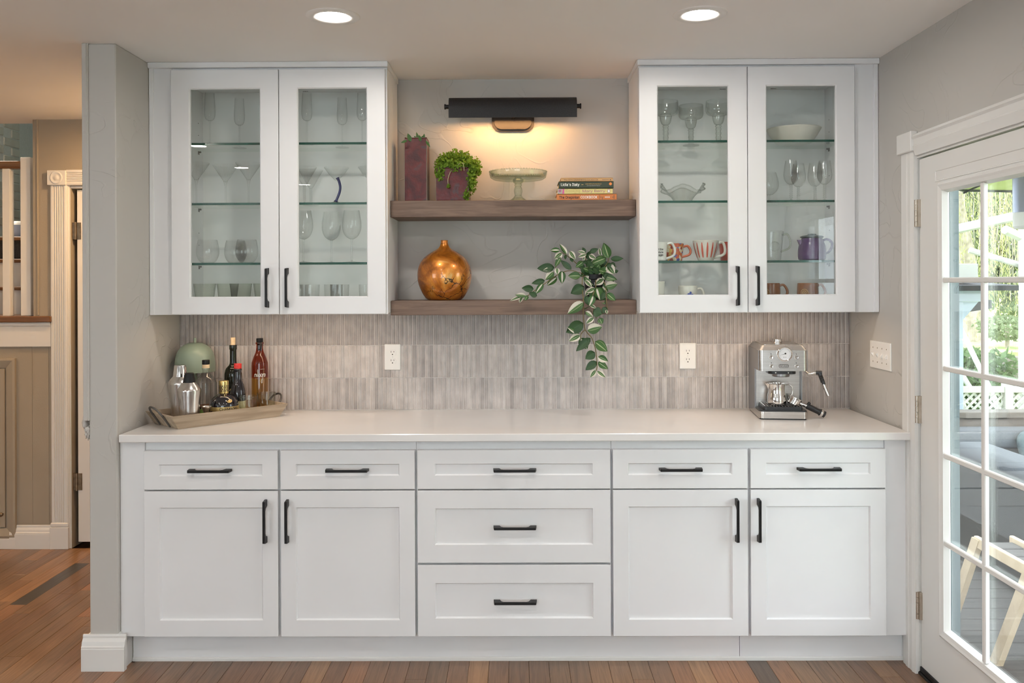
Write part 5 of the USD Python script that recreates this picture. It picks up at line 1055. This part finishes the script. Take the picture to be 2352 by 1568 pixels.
# clear bottle with a dark stopper
CB = 'bottle_clear'
pane(CB, (.955, .96, .955), .06, 3.2, .03, edge=(.42, .44, .43), gain=.45)
cb_ = bottle('clear_bottle', 'clear glass bottle with cork and black stopper, nearly empty', -1.331, -.278, [('glass', [(0, .001)] + [(.040, .001), (.0435, .006), (.0445, .02), (.0445, .130)] + arc((.0440, .150), (.036, .170), (.022, .184), (.0145, .193), (.0138, .205), (.0155, .207), (.0155, .213)), CB), ('liquid', [(0, .006), (.041, .006), (.042, .012), (.042, .052), (0, .052)], 'amber_liquid'), ('label_band', [(.0449, .012), (.0449, .042)], 'label_green'), ('cork_ring', [(.0152, .2135), (.0152, .229), (0, .229)], 'cork'), ('stopper', [(.0152, .229), (.0158, .2305), (.0158, .246), (.015, .248), (0, .248)], 'black_metal')])
pane('amber_liquid', (.62, .28, .10), .04, 3.0, .02); plain('label_green', (.10, .19, .03), .5); mottled('cork', (.62, .46, .28), (.72, .56, .36), 60, .9)
# black round bottle with gold cap and belt
ax, ay = -1.237, -.327
cd = bottle('liqueur_bottle', 'round black liqueur bottle with a gold cap and gold belt', ax, ay, [('glass', [(0, 0), (.050, 0), (.055, .004), (.0575, .012)] + arc((.0590, .030), (.0600, .050), (.0595, .066), (.0530, .083), (.039, .098), (.023, .107), (.0165, .112)), 'black_glass'), ('gold_belt', [(.0594, .0405), (.0609, .041), (.0609, .058), (.0594, .0585)], 'gold_paint'), ('cap', [(.0165, .110), (.0205, .111), (.0205, .162), (.019, .1645), (0, .1645)], 'gold_metal')], rotz=TOCAM(ax, ay))
plain('black_glass', (.010, .009, .013), .06, 0, .6, coat_weight=.5); plain('gold_paint', (.50, .35, .13), .38, .5); plain('gold_metal', (.72, .55, .22), .24, 1.0)
m = text('CHAMBORD', .0105, .0006, True); m = rot(m, PI/2, (1, 0, 0)); m = move(m, (-.0190, 0, .0445)); part(cd, 'lettering', wrap(m, .0609), 'ink_black')
gr = []
for r_ in range(4):
    for k in range(16):
        m = ex_y([(0, -.0034), (.0030, 0), (0, .0034), (-.0030, 0)], -.0005, 0); m = move(m, (0, 0, .122 + r_*.0068)); m = wrap(m, .0206); gr.append(rot(m, 2*PI*(k + .5*(r_ % 2))/16, (0, 0, 1)))
part(cd, 'cap_lattice', cat(*gr), 'ink_black', label='dark diamond lattice round the gold cap')
seal = lathe([(.0125, 0), (.0125, .0012), (.0095, .0016), (.0092, .0008), (.006, .0008), (.0055, .002), (0, .0024)], 10)
part(cd, 'seal', move(rot(rot(seal, PI/2 - .75, (1, 0, 0)), .38, (0, 0, 1)), (.0205, -.0460, .0835)), 'gold_paint', 20)
# wine bottle
wx, wy = -1.249, -.168
wb = bottle('wine_bottle', 'dark green wine bottle with a pale cork pushed into its neck', wx, wy, [('glass', [(0, .0), (.034, 0), (.0375, .004), (.038, .012), (.038, .165)] + arc((.0375, .178), (.031, .200), (.019, .214), (.0148, .226), (.0142, .255), (.0145, .284)) + [(.0165, .286), (.0165, .303), (.0150, .305), (.0100, .305), (0, .303)], 'dark_bottle'), ('cork', [(.0098, .303), (.0104, .304), (.0104, .336), (.0095, .3375), (0, .3375)], 'cork')], rotz=TOCAM(wx, wy))
plain('dark_bottle', (.006, .007, .003), .05, 0, .5)
fan = [(-.003, 0)] + [(.020*math.cos(a), .022*math.sin(a)) for a in np.linspace(.15, PI - .35, 10)]
part(wb, 'label_emblem', wrap(move(ex_y(fan, -.0006, 0), (.002, 0, .098)), .0381), 'ink_gold', label='bronze fan-shaped emblem')
part(wb, 'label', wrap(move(ex_y([(-.03, .02), (.03, .02), (.03, .06), (-.03, .06)], -.0004, 0).subdivide().subdivide().subdivide(), (0, 0, 0)), .0381), 'cream_label')
plain('cream_label', (.60, .52, .32), .7)
# small black bottle with red cap
kx, ky = -1.209, -.229
kb = bottle('small_bottle', 'small black bottle with a bright red cap and cream label', kx, ky, [('glass', [(0, 0), (.029, 0), (.0325, .004), (.033, .010), (.033, .070)] + arc((.0335, .082), (.032, .105), (.0255, .132), (.0180, .155), (.0150, .175), (.0145, .196)) + [(.0175, .198), (.0175, .203), (.0145, .206), (0, .206)], 'black_glass'), ('cap', [(.0160, .206), (.0163, .207), (.0163, .226), (.0152, .2275), (0, .2275)], 'red_cap'), ('label', [(.0334, .012), (.0334, .066)], 'cream_label')], rotz=TOCAM(kx, ky))
plain('red_cap', (.62, .03, .025), .4)
# amber tequila bottle with white handwriting
mx_, my_ = -1.151, -.098
mb = bottle('tequila_bottle', 'tall amber bottle with white handwritten lettering at the right of the tray', mx_, my_, [('glass', [(0, .0), (.033, 0), (.0360, .004), (.0365, .012), (.0365, .205)] + arc((.0355, .220), (.027, .246), (.0185, .266), (.0155, .284), (.0148, .302)) + [(.0182, .304), (.0182, .310), (.0150, .312)], 'amber_glass'), ('stopper', [(0, .274), (.0095, .274), (.0105, .312), (.0152, .313), (.0152, .328), (.014, .3295), (0, .3295)], 'black_metal')], rotz=TOCAM(mx_, my_))
mat('amber_glass', {'lw': ('layer_weight', {'blend': .5}), 'pw': ('math', {'math_type': 'power', 'value2': 3.0}), 'ma': ('math', {'math_type': 'multiply_add', 'value2': .5, 'value3': .05}), 't': ('texture_coordinate', {}), 's': ('separate_xyz', {}), 'r': ('map_range', {'from_min': .1495, 'from_max': .1525, 'clamp': True}), 'mc': ('mix', {'color1': (.80, .60, .30), 'color2': (.56, .19, .10)}), 'tr': ('transparent_bsdf', {}), 'g': ('glossy_bsdf', {'color': (1, 1, 1), 'roughness': .03}), 'x': ('mix_closure', {})},
    [('lw.facing', 'pw.value1'), ('pw.value', 'ma.value1'), ('ma.value', 'x.fac'), ('t.object', 's.vector'), ('s.z', 'r.value'), ('r.result', 'mc.fac'), ('mc.color', 'tr.color'), ('tr.BSDF', 'x.closure1'), ('g.BSDF', 'x.closure2')], 'x.closure')
strokes = {                                                         # the script on the bottle, as pen strokes: x, z in millimetres
 'm': [[(0, 0), (1, 9)], [(1, 7), (3, 10), (4, 8), (4.2, 0)], [(4.2, 7), (6, 10), (7.2, 8), (7.6, 0)]], 'i': [[(9.6, 9), (9.8, 0)], [(9.7, 18), (10, 17.2)]], 'l': [[(11.6, 24), (12, 12), (12.2, 0)]],
 'a': [[(18.6, 9), (16, 10), (14.2, 5), (15.4, 0), (17.8, 2.5), (18.8, 8)], [(18.9, 9.5), (19.0, 0)]], 'g': [[(25.2, 9), (22.6, 10), (21.2, 5), (22.6, .5), (25, 4)], [(25.4, 10), (26, -4), (25.5, -17), (23.2, -19), (22.4, -13), (24.5, -6)]],
 'r': [[(27.8, 9.5), (28.2, 0)], [(28, 6), (30, 10), (31.4, 9)]], 'o': [[(34, 10), (32.2, 5), (33.6, 0), (36, 4), (35.4, 9), (34, 10)]]}
W3 = []
for k in strokes:
    for S in strokes[k]:
        P = spline([((x - 18.0)*.00142, 0, .158 + z*.00142) for x, z in S], 5)
        P = np.c_[.0370*np.sin(P[:, 0]/.0370), -.0370*np.cos(P[:, 0]/.0370), P[:, 2]]; W3.append(tube(P, .00095, 5))
for x0, x1, z in ((2, 19, .192), (-20, -6, .150)):
    P = np.array([(x*.00108, 0, z) for x in np.linspace(x0, x1, 8)]); P = np.c_[.0370*np.sin(P[:, 0]/.0370), -.0370*np.cos(P[:, 0]/.0370), P[:, 2]]; W3.append(tube(P, .0004, 4))
part(mb, 'lettering', cat(*W3), 'ink_white', True)
# two low tumblers
for (x, y, lab) in ((-1.150, -.272, 'low glass tumbler at the front of the tray before the small black bottle'), (-1.104, -.160, 'low glass tumbler at the right end of the tray before the amber bottle')):
    t = thing('low_tumbler', lab, 'tumbler', (x, y, ZT), group='low tumblers on the tray')
    lath_parts(t, [('wall', [(0, .0005), (.030, .0005), (.032, .004), (.0405, .088), (.0407, .0892)], 'smoke_glass'), ('base', [(0, .010), (.029, .010), (.0325, .013)], 'smoke_glass'), ('rim', [(.0400, .0885), (.0412, .0892), (.0412, .0905), (.0400, .0908), (.0395, .0895), (.0400, .0885)], 'pressed_glass')])
# green mushroom lamp behind the tray
gx, gy = atX(448, 800, -.105), -.105
gl = thing('table_lamp', 'sage green domed table lamp in the left corner behind the tray', 'table lamp', (gx, gy, ZC + .0003))
mottled('sage', (.29, .37, .29), (.305, .385, .305), 5, .36)
zb_, zt_ = atZ(448, 853, gy) - ZC, atZ(448, 787, gy) - ZC; hh = zt_ - zb_
part(gl, 'shade', lathe([(0, zt_)] + arc((.030, zt_ - .001), (.058, zt_ - .017), (.078, zt_ - .045), (.0865, zt_ - .085), (.0875, zb_)) + [(.0865, zb_), (.0855, zb_ + .03), (.076, zt_ - .048), (.056, zt_ - .021), (.028, zt_ - .005), (0, zt_ - .004)], 56), 'sage', 30)
part(gl, 'finial', lathe([(.0060, zt_ - .001), (.0060, zt_ + .020), (.005, zt_ + .022), (0, zt_ + .0225)], 20), 'sage', 30)
part(gl, 'stem', rod((0, 0, .010), (0, 0, zt_ - .02), .0095, 16), 'sage', 30)
part(gl, 'base', lathe([(0, .014), (.056, .012), (.062, .007), (.062, 0), (0, 0)], 40), 'sage', 30)

# ================================================================ the coffee machine at the right end
cmx, cmy = 1.1435, -.336
cm = thing('espresso_machine', 'stainless steel espresso machine with a round pressure gauge', 'coffee machine', (cmx, cmy, ZC + .0003), rotz=-.11)
mottled('brushed_steel', (.50, .47, .44), (.58, .55, .52), 3, .24, metal=1.0, stretch=(2, 2, 120))
mottled('side_grey', (.25, .25, .255), (.28, .28, .285), 8, .4, metal=.6)
hw = .1005
def rr_poly(x0, x1, y0, y1, r, n=6):
    return Polygon([(x0 + r, y0 + r), (x1 - r, y0 + r), (x1 - r, y1 - r), (x0 + r, y1 - r)]).buffer(r, n)
part(cm, 'base', cat(ex_z(rr_poly(-hw, hw, 0, .285, .018), .005, .034)), 'brushed_steel', 30)
part(cm, 'foot_plinth', ex_z(rr_poly(-hw + .003, hw - .003, .003, .282, .016), 0, .005), 'black_metal')
part(cm, 'drip_tray_rim', ex_z(rr_poly(-hw + .003, hw - .003, .003, .150, .014), .0345, .039), 'black_plastic')
plain('black_plastic', (.018, .018, .020), .32)
part(cm, 'drip_tray', ex_z(rr_poly(-.082, .082, .010, .140, .012), .039, .053), 'black_plastic', 30)
for k in range(13): part(cm, 'grate_bar', box(-.072 + .0120*k - .0022, -.072 + .0120*k + .0022, .020, .132, .053, .0556, .001), 'chrome' if k % 2 == 0 else 'brushed_dark')
part(cm, 'column', cat(box(-.094, .094, .135, .280, .034, .210)), 'brushed_steel')
part(cm, 'side_panel', cat(ex_x(Polygon([(.118, .034), (.288, .005), (.288, .292), (.014, .292), (.014, .208), (.118, .208)]), -.1015, -.0945)), 'side_grey')
part(cm, 'side_panel', cat(ex_x(Polygon([(.118, .034), (.288, .005), (.288, .292), (.014, .292), (.014, .208), (.118, .208)]), .0945, .1015)), 'side_grey')
part(cm, 'head', ex_z(rr_poly(-hw, hw, .004, .285, .016), .206, .294), 'brushed_steel', 30)
tp_ = trimesh.convex.convex_hull(np.vstack([np.c_[np.array(rr_poly(-hw - .001, hw + .001, .003, .287, .018).exterior.coords), np.full(len(rr_poly(-hw - .001, hw + .001, .003, .287, .018).exterior.coords), .294)], np.c_[np.array(rr_poly(-.088, .088, .020, .272, .016).exterior.coords), np.full(len(rr_poly(-.088, .088, .020, .272, .016).exterior.coords), .314)]]))
part(cm, 'top_cover', tp_, 'side_grey', 30)
part(cm, 'cup_warmer', cat(ex_z(rr_poly(-.078, .078, .045, .262, .012), .314, .316)), 'brushed_steel')
part(cm, 'top_knob', lathe([(.021, .316), (.021, .330), (.019, .333), (0, .334)], 28, (.005, .175, 0)), 'chrome', 30)
part(cm, 'group_head', cat(ex_z(rr_poly(-.058, .058, .012, .12, .03), .192, .206)), 'black_plastic', 30)
part(cm, 'group_ring', lathe([(.034, .178), (.036, .180), (.036, .193), (0, .193)], 32, (0, .062, 0)), 'brushed_dark', 30)
for x in (-.030, .022): part(cm, 'group_mark', ex_y([(x - .003, .200), (x + .003, .200), (x, .195)], .0112, .0120), 'ink_white')
ga = thing_ga = part(cm, 'gauge', move(rot(lathe([(.0300, 0), (.0315, .004), (.0315, .014), (.0285, .0165), (.0265, .0150), (.0262, .0125)], 44), PI/2, (1, 0, 0)), (.004, .004, .2795)), 'chrome', 40)
part(ga, 'dial', move(rot(trimesh.creation.cylinder(.0264, .002, sections=40), PI/2, (1, 0, 0)), (.004, -.0075, .2795)), 'dial_white')
plain('dial_white', (.72, .71, .72), .3)
nd = ex_y([(-.021, -.006), (.006, .0012), (.0065, .0036), (-.001, .0010)], -.0092, -.0088); part(ga, 'needle', move(nd, (.004, 0, .2795)), 'ink_black')
part(ga, 'hub', move(rot(trimesh.creation.cylinder(.0035, .002, sections=16), PI/2, (1, 0, 0)), (.0065, -.0090, .2815)), 'ink_black')
tk = [move(rot(box(-.0004, .0004, -.0090, -.0086, .0205, .0245), a, (0, 1, 0)), (.004, 0, .2795)) for a in np.linspace(-2.2, 2.2, 19)]
part(ga, 'scale', cat(*tk, *[move(ex_y(Point(0, 0).buffer(.0014), -.0090, -.0086), (.004 + d_, 0, .266)) for d_ in (-.004, .004)]), 'ink_black')
for (x, z) in ((-.050, .264), (-.049, .2265), (.054, .264), (.054, .2265)):
    part(cm, 'button', move(rot(lathe([(.0082, 0), (.0082, .003), (.0068, .0042), (0, .0036)], 24), PI/2, (1, 0, 0)), (x, .004, z)), 'chrome', 30)
    part(cm, 'button_icon', cat(box(x - .0016, x + .0016, .0034, .0040, z + .0125, z + .0155), box(x - .003, x - .0008, .0034, .0040, z + .0160, z + .0172)), 'ink_black')
lo = affinity.scale(Point(0, 0).buffer(.0065, 12), 3.0, 1.0)
part(cm, 'logo', cat(move(ex_y(rr_poly(-.0205, .0205, -.0078, .0078, .0070).difference(rr_poly(-.0190, .0190, -.0063, .0063, .0058)), .0030, .0040), (.002, 0, .2275))), 'ink_black')
part(cm, 'logo_lettering', text_front("De'Longhi", .0062, .002, .2250, .0040, .0008, True, .0335, True), 'ink_black')
wnd = spline([(.085, .085, .212), (.094, .045, .206), (.104, .030, .196), (.112, .024, .193), (.128, .020, .1965), (.142, .016, .198)], 6)
wn = part(cm, 'steam_wand', tube(wnd, .0035, 10), 'chrome', True)
part(wn, 'knuckle', cat(rod((.136, .016, .199), (.160, .012, .200), .0085, 14), rod((.150, .013, .198), (.163, .008, .160), .0085, 14), rod((.163, .008, .163), (.167, .007, .150), .0070, 12), *[rod((.151 + .003*k, .0, .185 - .009*k), (.1555 + .003*k, .004, .185 - .009*k), .004, 8) for k in range(3)]), 'black_plastic', 40)
part(wn, 'steam_tip', rod((.165, .007, .152), (.184, .002, .104), .0068, 16), 'steel', 40)
# milk jug and portafilter
RZ = lambda x, y: (cmx + x*math.cos(-.11) - y*math.sin(-.11), cmy + x*math.sin(-.11) + y*math.cos(-.11))
jx, jy = RZ(-.017, .064)
mj = thing('milk_jug', 'small polished steel milk jug standing on the drip tray', 'jug', (jx, jy, ZC + .0565), rotz=-.1)
bodyp = [(0, 0), (.036, 0), (.0385, .003)] + arc((.0400, .012), (.0395, .030), (.0350, .055), (.0345, .072), (.0365, .090)) + [(.0352, .090), (.0335, .070), (.0380, .030), (.036, .008), (0, .006)]
part(mj, 'body', lathe(bodyp, 48), 'chrome', 40)
part(mj, 'spout', trimesh.convex.convex_hull(np.array([(-.034, s_*.014, .0895) for s_ in (-1, 1)] + [(-.0345, s_*.007, .066) for s_ in (-1, 1)] + [(-.048, 0, .0905), (-.046, 0, .0865)])), 'chrome', 30)
part(mj, 'handle', tube(spline([(.034, 0, .082), (.050, 0, .086), (.064, 0, .076), (.067, 0, .055), (.062, 0, .040), (.057, 0, .032)], 6), .0022, 8), 'chrome', True)
bx_, by_ = RZ(.055, .050); hx_, hy_ = atX(1893, 950, -.300), -.300
pf = thing('portafilter', 'black handled portafilter resting from the drip tray down to the counter', 'portafilter', (bx_, by_, ZC + .0003))
A_ = np.array([0, 0, .078]); B_ = np.array([hx_ - bx_, hy_ - by_, .0175]); d_ = (B_ - A_)/np.linalg.norm(B_ - A_)
yv = np.cross([0, 0, 1.0], d_); yv /= np.linalg.norm(yv); zv = np.cross(d_, yv); Mx = np.eye(4); Mx[:3, 0], Mx[:3, 1], Mx[:3, 2], Mx[:3, 3] = d_, yv, zv, A_
pL = float(np.linalg.norm(B_ - A_))
bk = lathe([(0, -.022), (.022, -.022), (.0265, -.018), (.0275, .006), (.031, .007), (.031, .011), (.0285, .012), (.026, .011), (.024, -.014), (0, -.016)], 36)
part(pf, 'basket', xf(bk, Mx), 'chrome', 40)
part(pf, 'lug', xf(cat(box(-.006, .006, .028, .037, .004, .010, .001), box(-.006, .006, -.037, -.028, .004, .010, .001)), Mx), 'chrome')
part(pf, 'neck', xf(cat(rod((.024, 0, -.004), (.060, 0, 0), .0075, 14), rod((.020, 0, -.006), (.036, 0, -.004), .0115, 14)), Mx), 'chrome', 40)
hp = lathe([(0, 0), (.0105, 0), (.0120, .004), (.0125, .02), (.0120, .05), (.0138, .085), (.0150, pL - .075), (.0148, pL - .072)], 24)
part(pf, 'grip', xf(move(rot(hp, PI/2, (0, 1, 0)), (.055, 0, 0)), Mx), 'black_plastic', 40)
ec = lathe([(.0150, 0), (.0152, .008), (.013, .014), (.007, .017), (0, .0175)], 24)
part(pf, 'end_cap', xf(move(rot(ec, PI/2, (0, 1, 0)), (pL - .018, 0, 0)), Mx), 'chrome', 40)
part(pf, 'thumb_rest', xf(cat(rod((.058, 0, .008), (.063, 0, .0185), .006, 10)), Mx), 'black_plastic', 30)
